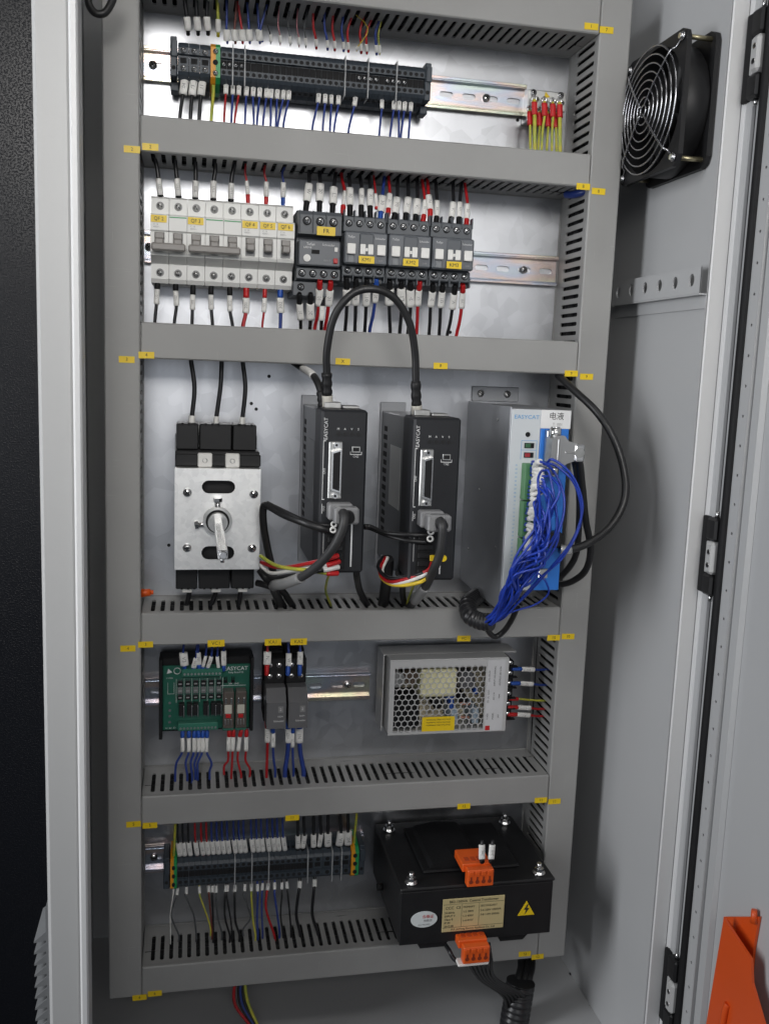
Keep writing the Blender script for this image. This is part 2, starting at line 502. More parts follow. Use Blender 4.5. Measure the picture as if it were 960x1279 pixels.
cabpart('back_wall', MB().box(XL, XR, YB, YB + 2, ZF, ZR))
cabpart('side_wall', MB().box(XR, XR + 2, YF + 2, YB - .3, ZF, ZR))
cabpart('side_wall', MB().box(XL - 2, XL, YF + 2, YB - .3, ZF, ZR))
cabpart('bottom_panel', MB().box(XL - 2, XR + 2, YF + 2, YB - .3, ZF - 3, ZF - .2))
cabpart('roof_panel', MB().box(XL - 2, XR + 2, YF + 2, YB - .3, ZR + .2, ZR + 3))
# front edges: a flange turned outwards beside the door, a post with a lip coloured as lit on the other side
fl = MB().box(XR + .3, XR + 17, YF - 1.5, YF + 1, ZF - 3, ZR + 3, 1.2)
fl.box(XR + 17.2, XR + 21, YF - 7.5, YF + 1, ZF - 3, ZR + 3, 1.4)
cabpart('front_flange', fl, M_LIPLIT)
cabpart('post', MB().prism([(XL - 2, YF + 1.7), (XL - 2, YF - 2), (XL + 1, YF - 5), (-100, YF - 5), (-98, YF - 3), (-98, YF + 1.7)], 'z', ZF - 3, ZR + 3), M_WHITEPAINT)
cabpart('post_lip', MB().prism([(-97.8, YF + 20), (-97.8, YF - 7), (-96, YF - 9), (-92, YF - 9), (-90.5, YF - 7), (-90.5, YF + 20)], 'z', ZF - 3, ZR + 3), M_LIPLIT)
# small plugs and weld marks seen on the floor edge and the side wall
for u, v in ((712, 1217), (736, 1258)):
    q = PX(u, v, XR - .4); obj('plug', MB().cyl((0, 0, 0), (-1.2, 0, 0), 2.2, n=10), M_BLACKM, cab, q - Vector((CX, -80, ZF)))
q = P(137, 1208, -60)
obj('plug', MB().cyl((0, 0, 0), (8, 0, 0), 6, n=14), M_BLACKM, cab, q - Vector((CX, -80, ZF)))

# perforated support strip on the side wall
zb = 95.0
br = MB(); fr = (Vector((XR - 9, -12, zb - 12)), Vector((0, -1, 0)), Vector((0, 0, 1)), Vector((1.5, 0, 0)))
n = 6; pw = 193.0 / n
for i in range(n): br.cell(fr, i * pw, (i + 1) * pw, 0, 25, (i + .5) * pw, 13, 5.0, 6.0, 1, k=8, ell=True)
br.box(XR - 9, XR - .5, -205, -12, zb - 13.6, zb - 12.2)
br.box(XR - 1.6, XR - .4, -205, -12, zb - 26, zb - 13.8)
tag(obj('perforated_strip', br, M_PAINT), 'grey support strip with six round holes screwed to the inner side wall', 'support strip')

# mounting plate
plate = obj('mounting_plate', MB().box(-86, 441, 0, 3, -690, 400, .6), M_PLATE)
tag(plate, 'galvanised steel mounting plate behind all the devices', 'mounting plate')
for u, v in ((314, 504), (320, 511), (211, 681), (646, 150), (562, 415), (336, 470), (600, 1040)):
    q = P(u, v, -.3); obj('drill_hole', MB().cyl((0, 0, 0), (0, .5, 0), 1.9, n=12), M_DARKHOLE, plate, q)

# ------------------------------------------------------------------ wiring ducts
YD = -80.0


def duct(label, x0, x1, z0, z1, vertical):
    c = Vector(((x0 + x1) / 2, 0, (z0 + z1) / 2))
    t = thing('wiring_duct', label, 'wiring duct', c, 'grey slotted wiring ducts')
    hx, hz = (x1 - x0) / 2, (z1 - z0) / 2
    obj('cover', MB().box(-hx, hx, YD, YD + 7, -hz, hz, 1.3), M_DUCT, t)
    obj('base', MB().box(-hx, hx, -2.4, -.4, -hz, hz), M_DUCT, t)
    ln = (hz if vertical else hx) * 2; wd = hx if vertical else hz
    nn = max(1, int((ln - 12) / 9.8)); pitch = (ln - 12) / nn
    for sgn in (-1, 1):
        mb = MB()
        if vertical:
            fr = (Vector((sgn * (wd - .9), YD + 7.3, -hz)), Vector((0, 0, 1)), Vector((0, 1, 0)), Vector((-sgn * 1.6, 0, 0)))
        else:
            fr = (Vector((-hx, YD + 7.3, sgn * (wd - .9))), Vector((1, 0, 0)), Vector((0, 1, 0)), Vector((0, 0, -sgn * 1.6)))
        mb.quadbox(fr, 0, 6, 0, 70, 1); mb.quadbox(fr, ln - 6, ln, 0, 70, 1)
        for i in range(nn):
            mb.cell(fr, 6 + i * pitch, 6 + (i + 1) * pitch, 0, 56, 6 + (i + .5) * pitch, 29, 2.15, 23.5, 1, k=4)
        mb.quadbox(fr, 6, ln - 6, 56, 70, 1)
        obj('slotted_wall', mb, M_DUCT, t)
    # the runs of cable packed inside, glimpsed through the slots
    rn = random.Random(int(ln)); runs = MB()
    for k_ in range(9):
        ya = -12 - (k_ % 5) * 12.5 + rn.uniform(-2, 2); wa = (-.5, .5)[k_ // 5] * wd * .9 + rn.uniform(-2, 2)
        pts_ = []
        for j in range(9):
            a_ = (j / 8 - .5) * (ln - 4); w_ = wa + rn.uniform(-1.5, 1.5); y_ = ya + rn.uniform(-2, 2)
            pts_.append((w_, y_, a_) if vertical else (a_, y_, w_))
        runs.tube(pts_, 6.4, n=8)
    obj('packed_cable', runs, M_BLACKM, t)
    return t, c


LO, LI, RI, RO = -84.0, -50.0, 406.0, 440.0
DZ = {1: (347, 383), 2: (196.5, 229.5), 3: (2, 37), 4: (-290, -256), 5: (-488, -455), 6: (-685, -652)}
DN = {1: 'above the upper terminal strip', 2: 'between the upper terminal strip and the breakers', 3: 'between the breakers and the rotary switch',
      4: 'between the black drives and the green circuit board', 5: 'between the power supply and the transformer',
      6: 'lowest of all, under the lower terminal strip'}
DUCT = {}
for i in DZ: DUCT[i] = duct('horizontal grey slotted wiring duct ' + DN[i], LI + .3, RI - .3, DZ[i][0], DZ[i][1], False)
DUCT['L'] = duct('vertical grey wiring duct beside the white cabinet post', LO, LI - .1, -686, 384, True)
DUCT['R'] = duct('vertical grey wiring duct beside the side wall with the fan', RI + .1, RO, -686, 384, True)


def sticker(key, u, v, txt, w=15.0, h=6.6, roll=0.0):
    t, c = DUCT[key]
    q = P(u, v, YD - .35) - c
    s_ = obj('label_sticker', MB().box(-w / 2, w / 2, -.15, .15, -h / 2, h / 2), M_YEL, t, q, (0, roll + random.uniform(-.02, .02), 0))
    letter(txt, h * .72, M_INK, s_, (0, -.22, 0))
    return s_


for key, u, v, txt in (('L', 165, 186.5, '2'), (2, 188, 183.5, '2'), ('L', 158.5, 449, '3'), (3, 183, 443.5, '4'), ('L', 160, 810, '4'), (4, 182, 805, '3'),
                       ('L', 167, 1029.5, '5'), (5, 187.5, 1031, '5'), ('L', 174.5, 1246, '6'), (6, 193.5, 1241, '6'),
                       (1, 738, 33, '1'), ('R', 757, 37.5, '7'), (2, 728, 233, '8'), ('R', 747, 239, '8'), (3, 713, 466.5, '9'), ('R', 732, 470.5, '9'),
                       (4, 691, 796.5, '10'), ('R', 709, 795, '10'), (5, 675, 999.5, '11'), ('R', 692, 1001, '11'), (6, 655, 1191.5, '12'), ('R', 671, 1195, '12'),
                       (3, 428, 451.5, 'X'), (3, 550, 457, '8'), (4, 270, 803.5, 'VC1'), (4, 341, 802, 'KA1'), (4, 373, 801.5, 'KA2'), (4, 579, 797.5, 'VC'),
                       (5, 365, 1021.5, '11'), (5, 579, 1007, '12')):
    sticker(key, u, v, txt, 17.5 if len(txt) == 3 else 15.0, 7.2 if len(txt) == 3 else 6.4)

# ------------------------------------------------------------------ DIN rails


def rail(label, x0, x1, zc, m, screws):
    t = thing('mounting_rail', label, 'rail', (x0, 0, zc), 'slotted steel mounting rails')
    ln = x1 - x0; mb = MB(); h = 16.5
    fr = (Vector((0, -2.2, -12)), Vector((0, 0, 1)), Vector((1, 0, 0)), Vector((0, 1, 0)))
    n_ = int(ln / 25); pt = ln / n_
    for i in range(n_):
        mb.cell(fr, 0, 24, i * pt, (i + 1) * pt, 12, (i + .5) * pt, 2.9, 7.5, 1.2, k=5)
    for s_ in (-1, 1):
        mb.box(0, ln, -8.4, -1.0, s_ * 12.1, s_ * 13.3, .3)
        mb.box(0, ln, -8.6, -7.4, s_ * 13.4, s_ * h, .4)
    obj('profile', mb, m, t)
    for q in screws: screw(t, q - x0, -2.6, 0, 4.2, SCREW)
    return t


rail('yellow passivated slotted mounting rail under the upper terminal strip, ending by the earthing lugs', -50, 356, 296.5, M_RAIL, (-41, 312))
rail('slotted mounting rail that carries breakers and contactors', -49.6, 405, 117, M_RAIL2, (-45, 366))
rail('slotted mounting rail behind the green circuit board and the two relays', -49.6, 206, -366, M_RAIL2, (180,))
rail('slotted mounting rail that carries the lower terminal strip', -49.6, 205, -566, M_RAIL2, (-40,))

# ------------------------------------------------------------------ door, seal, hinges, pocket
XD = 503.0
def subthing(name, loc, label=None):
    o = bpy.data.objects.new(name, None); COL.objects.link(o); o.empty_display_size = .02
    o.parent = cab; o.location = (Vector(loc) - Vector((CX, -80, ZF))) * S
    return tag(o, label)


door = subthing('door', (XD, -212, ZF), 'open grey cabinet door with pierced edge strip and black seal')


def doorpart(name, mb, m):
    o = obj(name, mb, m, door); o.data.transform(Matrix.Translation(-Vector((XD, -212, ZF)) * S)); return o


doorpart('panel', MB().box(XD, XD + 2, -760, -212, ZF - 3, ZR + 3, .6), M_PAINT)
doorpart('edge_return', MB().box(XD - 5.5, XD - .3, -222, -212.5, ZF - 3, ZR + 3, 1.2), M_PAINT)
doorpart('rubber_seal', MB().prism([(XD - .3, -237.5), (XD - 8, -238.5), (XD - 11.5, -243), (XD - 8, -248), (XD - .3, -249)], 'z', ZF - 3, ZR + 3, smooth=True), M_BLACKM)
st = MB(); fr = (Vector((XD - 7, -250.5, ZF)), Vector((0, -1, 0)), Vector((0, 0, 1)), Vector((1.2, 0, 0)))
n = 48; ph = (ZR - ZF) / n
for i in range(n): st.cell(fr, 0, 13, i * ph, (i + 1) * ph, 6.5, (i + .5) * ph, 1.5, 1.5, 1, k=5, ell=True)
st.box(XD - 7, XD - .3, -264.8, -263.6, ZF, ZR); st.box(XD - 7, XD - .4, -250.3, -249.4, ZF, ZR)
doorpart('pierced_strip', st, M_PAINT)
doorpart('strip_backing', MB().box(XD - 2.2, XD - 1, -263.2, -250.6, ZF, ZR), M_WHITEPAINT)
doorpart('ridge', MB().prism([(XD - .3, -266), (XD - 5, -268), (XD - 5, -279), (XD - .3, -281.5)], 'z', ZF, ZR), M_PAINT)


def hinge(z0, z1, label):
    t = subthing('hinge', (498, -216, z0), label); h = z1 - z0
    obj('leaf', MB().box(-4, 3, -3.5, 8, 0, h, 1.0), M_BLACKM, t)
    for a, b in ((h * .71, h), (0, h * .27)):
        obj('knuckle', MB().box(-7, 3.5, -21, -3.7, a, b, 2.2), M_BLACK, t)
    kn = MB().box(-8.5, 3.2, -21.5, -9, h * .28, h * .70, 3.0); kn.box(-5, 3, -8.8, -3.7, h * .28, h * .69, .8)
    obj('middle_knuckle', kn, M_WHITEPAINT, t)
    for k_ in (.40, .57):
        obj('screw', MB().cyl((-8.2, -15.5, h * k_), (-9.1, -15.5, h * k_), 2.6, n=12, mi=0).cyl((-9.0, -15.5, h * k_), (-9.2, -15.5, h * k_), 1.5, n=10, mi=1), [M_STEEL, M_DARKHOLE], t)
    for a, b in ((h, h + 7), (-6, 0)):
        obj('pin', MB().cyl((-1.5, -14, a), (-1.5, -14, b), 2.4, n=12), M_STEEL, t)


hinge(254, 331, 'black hinge with white middle knuckle beside the fan, topmost of the three')
hinge(-206, -130, 'black hinge with white middle knuckle halfway up the door edge')
hinge(-676, -594, 'black hinge with white middle knuckle low on the edge, nearest the orange pocket')

# orange document pocket hanging on the door
pk = thing('document_pocket', 'orange plastic document pocket with slanting front fixed low on the door', 'pocket', (XD, -300, -700))
XFp = 487.0


def pyz(u, v, x):
    q = PX(u, v, x); return (q.y, q.z)


def pkpart(name, mb):
    o = obj(name, mb, M_POCKET, pk); o.data.transform(Matrix.Translation(-Vector((XD, -300, -700)) * S)); return o


fa = pyz(903, 1147, XFp); fb_ = pyz(937, 1198, XFp); fc = pyz(962, 1310, XFp); fd = pyz(876, 1310, XFp)
pts = [fa, fb_, (fb_[0] - 5, fb_[1] - 20), fc, fd]
pkpart('front_panel', MB().prism(pts, 'x', XFp, XFp + 2.5))
ba = pyz(903, 1145, XD - 3.2); bb = pyz(947, 1145, XD - 3.2)
pkpart('back_panel', MB().prism([(ba[0], ba[1]), (bb[0], bb[1]), (bb[0] + 3, bb[1] - 34), (bb[0] - 6, ZF + 20), (ba[0], ZF + 20)], 'x', XD - 3.2, XD - .6))
pkpart('side_panel', MB().prism([(XFp + 2.7, fa[1]), (XD - 3.4, ba[1]), (XD - 3.4, ZF + 20), (XFp + 2.7, ZF + 20)], 'y', fa[0] - 2.5, fa[0]))
pkpart('floor_panel', MB().box(XFp + 2.7, XD - 3.4, fd[0] - 120, fa[0] - 3, ZF + 20, ZF + 23))
hk = pyz(941, 1140, XD - 6)
pkpart('hook', MB().cyl((XD - 5, hk[0], hk[1] - 10), (XD - 5, hk[0] + 1.5, hk[1] + 2), 3.4, 2.6, n=12))
gr = pyz(908, 1255, XFp - .3)
pkpart('finger_groove', MB().tube(smooth_path([(XFp - .2, gr[0], gr[1] + 1), (XFp - 1.6, gr[0] + 1, gr[1] - 8), (XFp - 1.6, gr[0] + 4, gr[1] - 40), (XFp - 1.6, gr[0] + 6, gr[1] - 80)])[0], 3.2, 3.2, 8))

# neighbouring black sheet beyond the post, and the louvred vent on the outside of the cabinet
m = bpy.data.materials.new('black_textured_paint'); m.use_nodes = True
N = m.node_tree.nodes; L = m.node_tree.links; b = N['Principled BSDF']
b.inputs['Base Color'].default_value = (0.0045, 0.005, 0.007, 1); b.inputs['Roughness'].default_value = 0.28; b.inputs['Specular IOR Level'].default_value = 0.3
tc = N.new('ShaderNodeTexCoord'); vo = N.new('ShaderNodeTexNoise'); vo.inputs['Scale'].default_value = 600; vo.inputs['Detail'].default_value = 3
mpn = N.new('ShaderNodeMapping'); mpn.inputs['Scale'].default_value = (1, 1, 1)
L.new(tc.outputs['Object'], mpn.inputs['Vector']); L.new(mpn.outputs['Vector'], vo.inputs['Vector'])
rpn = N.new('ShaderNodeValToRGB'); rpn.color_ramp.elements[0].position = .5; rpn.color_ramp.elements[1].position = .72
L.new(vo.outputs['Fac'], rpn.inputs['Fac'])
bp = N.new('ShaderNodeBump'); bp.inputs['Strength'].default_value = .42; bp.inputs['Distance'].default_value = .0006
L.new(rpn.outputs['Color'], bp.inputs['Height']); L.new(bp.outputs['Normal'], b.inputs['Normal'])
tag(obj('black_panel', MB().box(-620, -128, -60, -57, ZF, 620, 2), m), 'black textured sheet-metal panel of the neighbouring machine beyond the white post', 'machine panel')
lv = thing('louvred_vent', 'grey louvred vent with saw-tooth fins outside the post, low in the picture', 'vent', (-127, -203, ZF))
zt = P(60, 1165, -203).z
M_VENT = mat('vent_shaded_paint', (0.17, 0.175, 0.18), .5)  # same cabinet paint, darkened to put the vent in shade
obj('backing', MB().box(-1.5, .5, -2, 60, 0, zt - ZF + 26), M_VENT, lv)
k = 0
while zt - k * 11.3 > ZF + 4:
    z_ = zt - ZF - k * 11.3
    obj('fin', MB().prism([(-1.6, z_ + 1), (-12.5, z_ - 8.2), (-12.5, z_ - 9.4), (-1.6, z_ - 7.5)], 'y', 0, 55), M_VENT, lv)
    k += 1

# ================================================================== terminal strips


def terminal_mesh(w, m, style=0):
    """one clamp terminal, side profile in y-z, width w along x"""
    mb = MB()
    pr = [(-9, -21.5), (-22, -21.5), (-27, -19), (-38, -17.5), (-43, -14), (-45, -11), (-45, -5.2), (-41.5, -4.4), (-41.5, 4.4), (-45, 5.2), (-45, 11), (-43, 14),
          (-38, 17.5), (-27, 19), (-22, 21.5), (-9, 21.5)]
    mb.prism(pr, 'x', .12, w - .12, 0)
    rr = min(w * .33, 2.4)
    for s_ in (-1, 1):
        mb.cyl((w / 2, -44.9, s_ * 8.2), (w / 2, -45.15, s_ * 8.2), rr, n=10, mi=1)
        mb.box(w * .25, w * .75, -34, -30, s_ * 18.3, s_ * 18.9, 0, 1)
    if w > 8: mb.box(w * .2, w * .8, -41.6, -41.3, -2.6, 2.6, 0, 1)
    else: mb.box(.2, w - .2, -41.62, -41.4, -4.0, 4.0, 0, 1)
    return mb.mesh('terminal', [m, M_DARKHOLE])


def pe_mesh(w):
    mb = MB()
    pr = [(-9, -23), (-24, -23), (-40, -18.5), (-46, -14), (-46, 14), (-40, 18.5), (-24, 23), (-9, 23)]
    mb.prism(pr, 'x', .1, w * .52, 0); mb.prism(pr, 'x', w * .52 + .02, w - .1, 1)
    for z_ in (-10, 0, 10): mb.cyl((w * .5, -45.9, z_), (w * .5, -46.3, z_), 2.6, n=12, mi=2)
    return mb.mesh('earth_terminal', [M_ORANGE, M_GREEN, M_DARKHOLE])


def end_mesh():
    mb = MB()
    mb.box(0, 6.5, -44, -9, -16, 21, .8); mb.box(0, 8, -26, -9, -25, -16.2, .8); mb.box(1, 7, -46, -43.8, 2, 17, .6)
    for z_ in (-8, 8): mb.cyl((3.3, -44, z_), (3.3, -44.4, z_), 2.0, n=10, mi=1)
    return mb.mesh('end_stop', [M_TERM, M_DARKHOLE])


SEP = MB().box(-.55, .55, -46.6, -9, -20, 19, .2).mesh('separator', mat('pale_separator', (0.42, 0.43, 0.44), .45))
TS, TB, PE, ENDM = terminal_mesh(6.0, M_TERM), terminal_mesh(10.0, M_TERM), pe_mesh(9.5), end_mesh()


def strip_part(t, name, me, x, sx=1.0, z=0):
    o = obj(name, me, None, t, (x, 0, z)); o.scale = (sx, 1, 1); return o


Z1 = 292.5
ts1 = thing('terminal_strip', 'long slate terminal strip on the topmost rail with green earth terminal', 'terminal strip', (0, 0, Z1), 'clamp terminal strips')
strip_part(ts1, 'end_stop', ENDM, -23, 1.0)
for i in range(3):
    o = strip_part(ts1, 'terminal', TB, -15.5 + i * 10.4, 1.03)
    for s_ in (-1, 1): screw(o, 5, -45.2, s_ * 8.2, 2.7)
strip_part(ts1, 'earth_terminal', PE, 15.8)
for z_ in (-10, 10): screw(ts1, 20.5, -46.2, z_, 2.3)
x = 25.6; wt = (232.5 - 25.6) / 35
seps1 = [P(u, 100, -45).x for u in (290.5, 307.5, 431.5, 463, 494)]
bright1 = {0, 1, 2, 3, 23, 24, 25, 26, 28, 29, 30, 31}
for i in range(35):
    o = strip_part(ts1, 'terminal', TS, x + i * wt, wt / 6.0)
    if i in bright1: screw(o, 3, -41.9, 0, 2.0, roll=.4)
for sx_ in seps1: strip_part(ts1, 'separator', SEP, 25.6 + round((sx_ - 25.6) / wt) * wt)
strip_part(ts1, 'end_stop', ENDM, 233, 1.0)

Z5 = -567.0
ts5 = thing('terminal_strip', 'long slate terminal strip on the lowest rail beside the black transformer', 'terminal strip', (0, 0, Z5), 'clamp terminal strips')
strip_part(ts5, 'end_stop', ENDM, -28, 1.0)
strip_part(ts5, 'earth_terminal', PE, -20.5, .75)
x5 = -13.0; w5 = (139.5 + 13.0) / 24
for i in range(24):
    o = strip_part(ts5, 'terminal', TS, x5 + i * w5, w5 / 6.0)
for i in range(4):
    strip_part(ts5, 'terminal', TB, 139.5 + i * 10.9, 1.08)
strip_part(ts5, 'earth_terminal', PE, 183.4, .95)
for i, k_ in enumerate((10, 13, 16, 23)): strip_part(ts5, 'separator', SEP, x5 + k_ * w5)
for k_ in (2, 3): strip_part(ts5, 'separator', SEP, 139.5 + k_ * 10.9)
strip_part(ts5, 'end_stop', ENDM, 192.8, 1.0)

# ================================================================== circuit breakers
ZB = 119.5


def breaker(label, x0, poles, txt, joined):
    pw = 17.62
    t = thing('circuit_breaker', label, 'circuit breaker', (x0, 0, ZB), 'white modular circuit breakers')
    wtot = pw * poles
    prof = [(-6, 42), (-46, 42), (-50, 39.5), (-50, 24.5), (-66, 22.5), (-68, 21), (-68, 7), (-66.2, 5.5), (-66.2, -13), (-68, -14.5), (-67, -17), (-50, -23.5), (-50, -38), (-47, -42), (-6, -42)]
    for i in range(poles):
        a = i * pw
        bo = obj('pole', MB().prism(prof, 'x', a + .18, a + pw - .18), M_MCB, t)
        for z_ in (32.5, -32):
            obj('screw_well', MB().cyl((a + pw / 2, -49.8, z_), (a + pw / 2, -50.3, z_), 4.0, n=18), M_INKG, bo)
            screw(bo, a + pw / 2, -50.4, z_, 2.9, SCREWD)
        obj('toggle_slot', MB().box(a + 4.0, a + pw - 4.0, -66.9, -66.0, -12.5, 5.2), M_INKG, bo)
        tg = MB().box(a + 4.6, a + pw - 4.6, -77, -66.6, -8.5, -1.5, 1.2); tg.box(a + 4.4, a + pw - 4.4, -70.5, -66.6, -1.2, 4.6, .8)
        obj('toggle', tg, M_TOGGLE, bo)
        if not (i == 0 or poles == 1):
            obj('green_stripe', MB().box(a + .6, a + pw - .6, -68.3, -67.9, 19.2, 20.2), M_GREEN, bo)
        else:
            st_ = obj('label_sticker', MB().box(a + .7, a + 15.8, -68.6, -68.1, 14.2, 21), M_YEL, bo)
            letter(txt, 5.0, M_INK, st_, (a + 8.2, -68.75, 17.5), stretch=.92)
            letter('C 16\n400V~', 2.4, M_INKG, bo, (a + 3, -68.15, 11), align='LEFT')
        obj('notch', MB().box(a + pw - 1.4, a + pw + 1.0, -46, -44, -42.6, -38.6), M_DARKHOLE, bo)
        if not joined: continue
    if joined:
        obj('toggle_bar', MB().box(1.2, wtot - 1.2, -79, -73, -13.5, -6, 1.6), M_TOGGLE, t)
    return t


xb = -41.0; pw = 17.62
breaker('two-pole white circuit breaker labelled QF2, first in the row, black wires', xb, 2, 'QF 2', True)
breaker('three-pole white circuit breaker labelled QF3 with one joined toggle', xb + 2 * pw, 3, 'QF 3', True)
breaker('single-pole white circuit breaker labelled QF4 next to the three-pole one', xb + 5 * pw, 1, 'QF 4', False)
breaker('single-pole white circuit breaker labelled QF5 between QF4 and QF6', xb + 6 * pw, 1, 'QF 5', False)
breaker('single-pole white circuit breaker labelled QF6 with blue wires', xb + 7 * pw, 1, 'QF 6', False)

# ================================================================== overload relay
t = thing('overload_relay', 'slate thermal overload relay labelled FR between the breakers and contactors', 'overload relay', (102.3, 0, 116))
obj('body', MB().box(0, 44.4, -58, -6, -32, 40, .8), M_SLATE, t)
up = obj('upper_terminals', MB().prism([(-58.1, 38), (-70, 38), (-73, 34), (-73, 15.5), (-58.1, 14)], 'x', .4, 44), M_SLATE, t)
for i in range(3):
    obj('screw_well', MB().cyl((9 + i * 13.4, -72.9, 28), (9 + i * 13.4, -73.3, 28), 4.4, n=16), M_DARKHOLE, up); screw(up, 9 + i * 13.4, -73.3, 28, 3.4)
    obj('barrier', MB().box(2.2 + i * 13.4 - 1.0, 2.2 + i * 13.4, -75, -70, 17, 38, .4), M_SLATE, up)
st_ = obj('label_sticker', MB().box(19, 37.5, -75.6, -75.1, 14.5, 23), M_YEL, t); letter('FR', 6.0, M_INK, st_, (28.3, -75.75, 18.6))
fp = obj('face_plate', MB().box(1, 43.4, -76, -58.2, -15.6, 9.5, 1.2), M_SLATE2, t)
obj('adjusting_dial', MB().cyl((9.5, -75.8, -8.5), (9.5, -77.2, -8.5), 3.6, n=20), M_WHITE, fp)
obj('stop_button', MB().box(36, 40.5, -78, -75.8, -12.5, -7.5, .6), M_RED, fp)
obj('test_tab', MB().box(37, 40.5, -77, -75.8, -1, 3.5, .4), M_WHITE, fp)
obj('window', MB().box(14, 22, -76.5, -75.9, -4, 0, .2), M_DARKHOLE, fp)
letter('TeSys', 3.6, M_INKW, fp, (13, -76.2, 5.2)); letter('Schneider', 3.2, M_INKW, fp, (31, -76.2, 5.2)); letter('RESET', 2.6, M_INKG, fp, (30, -76.2, -10)); letter('LRD16', 2.8, M_INKW, fp, (10, -76.2, 2))
lo = obj('lower_terminals', MB().prism([(-58.1, -16), (-68, -16.2), (-70, -18), (-70, -28), (-58.1, -30)], 'x', .3, 44.1), M_SLATE, t)
for i in range(4):
    obj('screw_well', MB().cyl((5.6 + i * 11, -69.9, -22.8), (5.6 + i * 11, -70.3, -22.8), 3.9, n=16), M_DARKHOLE, lo); screw(lo, 5.6 + i * 11, -70.3, -22.8, 3.0)
lf = obj('terminal_foot', MB().box(-2.5, 39, -62, -8, -45, -30.2, .8), M_SLATE, t)
obj('screw_well', MB().cyl((5.6, -61.9, -36), (5.6, -62.3, -36), 3.8, n=16), M_DARKHOLE, lf); screw(lf, 5.6, -62.3, -36, 2.9)

# ================================================================== contactors


def contactor(label, x0, txt):
    t = thing('contactor', label, 'contactor', (x0, 0, 117), 'slate four-pole contactors')
    w = 44.9
    obj('body', MB().box(.2, w, -66, -6, -30, 36, .8), M_SLATE, t)
    for s_, nm in ((1, 'upper_terminals'), (-1, 'lower_terminals')):
        a, b_ = (34.5, 19) if s_ == 1 else (-13.6, -24.5)
        mb = MB().box(.3, w - .1, -73, -66.1, b_, a, 1.0)
        up = obj(nm, mb, M_SLATE, t)
        for i in range(4):
            cx_ = 6.2 + i * 10.85
            zc = 27.5 if s_ == 1 else -18.6
            obj('screw_well', MB().cyl((cx_, -72.9, zc), (cx_, -73.3, zc), 3.6, n=16), M_DARKHOLE, up)
            screw(up, cx_, -73.3, zc, 2.8)
        for i in range(5):
            cx_ = .9 + i * 10.8
            obj('barrier', MB().box(cx_ - .6, cx_ + .6, -75.5, -66.2, a - 5 if s_ == 1 else b_ - 5.5, a + 6 if s_ == 1 else b_ + 4, .4), M_SLATE, up)
    fc_ = obj('face', MB().box(.6, w - .4, -84, -66.2, -13.2, 18.2, 1.4), M_SLATE2, t)
    obj('hood', MB().box(15.5, 30, -86.5, -83.8, -13, 16.5, 1.0), M_SLATE, fc_)
    for a, b_ in ((3.2, 11.6), (16.2, 21.6), (24.2, 29.6), (33.6, 42)):
        obj('window', MB().box(a, b_, -87.6, -83.8, -4, 6.2, .5), M_WHITE, fc_)
    obj('bridge', MB().box(21.8, 24.0, -87.2, -86.2, -.6, 2.4, .2), M_WHITE, fc_)
    obj('dial', MB().box(4.4, 10.6, -84.8, -83.8, -12.2, -5.4, .4), mat('pale_grey_insert', (.2, .21, .22), .5), fc_)
    st_ = obj('label_sticker', MB().box(14.8, 30.6, -88.4, -87.9, -12.6, -5.6), M_YEL, t); letter(txt, 5.2, M_INK, st_, (22.7, -88.55, -9.2))
    letter('TeSys', 3.0, M_INKW, fc_, (7.5, -84.15, 13)); letter('Schneider', 2.6, M_INKW, fc_, (37, -84.15, 12.5)); letter('D09', 2.6, M_INKG, fc_, (38, -84.15, -9))
    return t


contactor('slate contactor labelled KM1, next to the overload relay', 147.6, 'KM1')
contactor('slate contactor labelled KM2, middle one of the three', 193.0, 'KM2')
contactor('slate contactor labelled KM3, last before the bare rail', 238.4, 'KM3')

# ================================================================== earthing bar
t = thing('earthing_bar', 'small steel earthing bar with screw studs between the top rail and the duct', 'earthing bar', (374, 0, 290))
obj('bar', MB().box(-22, 22, -24, -20, -6, 14, .8), M_STEELD, t)
obj('stand_off', MB().box(-20, 20, -19.8, -.4, -18, 12, 1), M_STEELD, t)
for x_ in (-16, 15): screw(t, x_, -24.2, 10.5, 3.6)
for i in range(4): screw(t, -13 + i * 9.6, -28, 3.2 - i * .5, 2.6)
for i in range(4): screw(t, -17 + i * 9.6, -24.2, -9.5, 2.4)
obj('earth_mark', MB().cyl((-1, -24.1, 9), (-1, -24.3, 9), 4.2, n=3), M_YEL, t)

# ================================================================== rotary load switch
O3 = Vector((26.0, 0, -158.0))
t = thing('load_switch', 'black rotary load switch with galvanised cover plate and long square shaft', 'load switch', O3)
obj('base_bracket', MB().box(-43.5, 43, -20, -.5, -62, 82, .8), M_SIDE, t)
for a in (-40, 5):
    tb = obj('mounting_tab', MB().box(a, a + 24, -3.2, -.6, 82.2, 91.5, .6), M_STEELD, t)
    obj('slot', MB().box(a + 4, a + 20, -3.5, -3.1, 84.5, 89), M_INKG, tb); screw(tb, a + 9, -3.4, 86.8, 3.2)
for s_, (za, zb_) in ((1, (69.5, 96)), (-1, (-77, -53))):
    for a, b_ in ((-41.5, -19.4), (-18.2, 14.2), (15.4, 39.5)):
        sh = obj('terminal_shroud', MB().box(a, b_, -62, -20.2, za, zb_, 1.0), M_BLACK, t)
        for k_ in range(3):
            x_ = a + 5 + k_ * 6.5
            obj('notch', MB().box(x_, x_ + 2.2, -62.3, -58, zb_ - 2.0 if s_ == 1 else za - .4, zb_ + .5 if s_ == 1 else za + 2.0), M_DARKHOLE, sh)
obj('housing', MB().box(-42, 42.5, -70, -20.3, -52.6, 69.2, 1.0), M_BLACK, t)
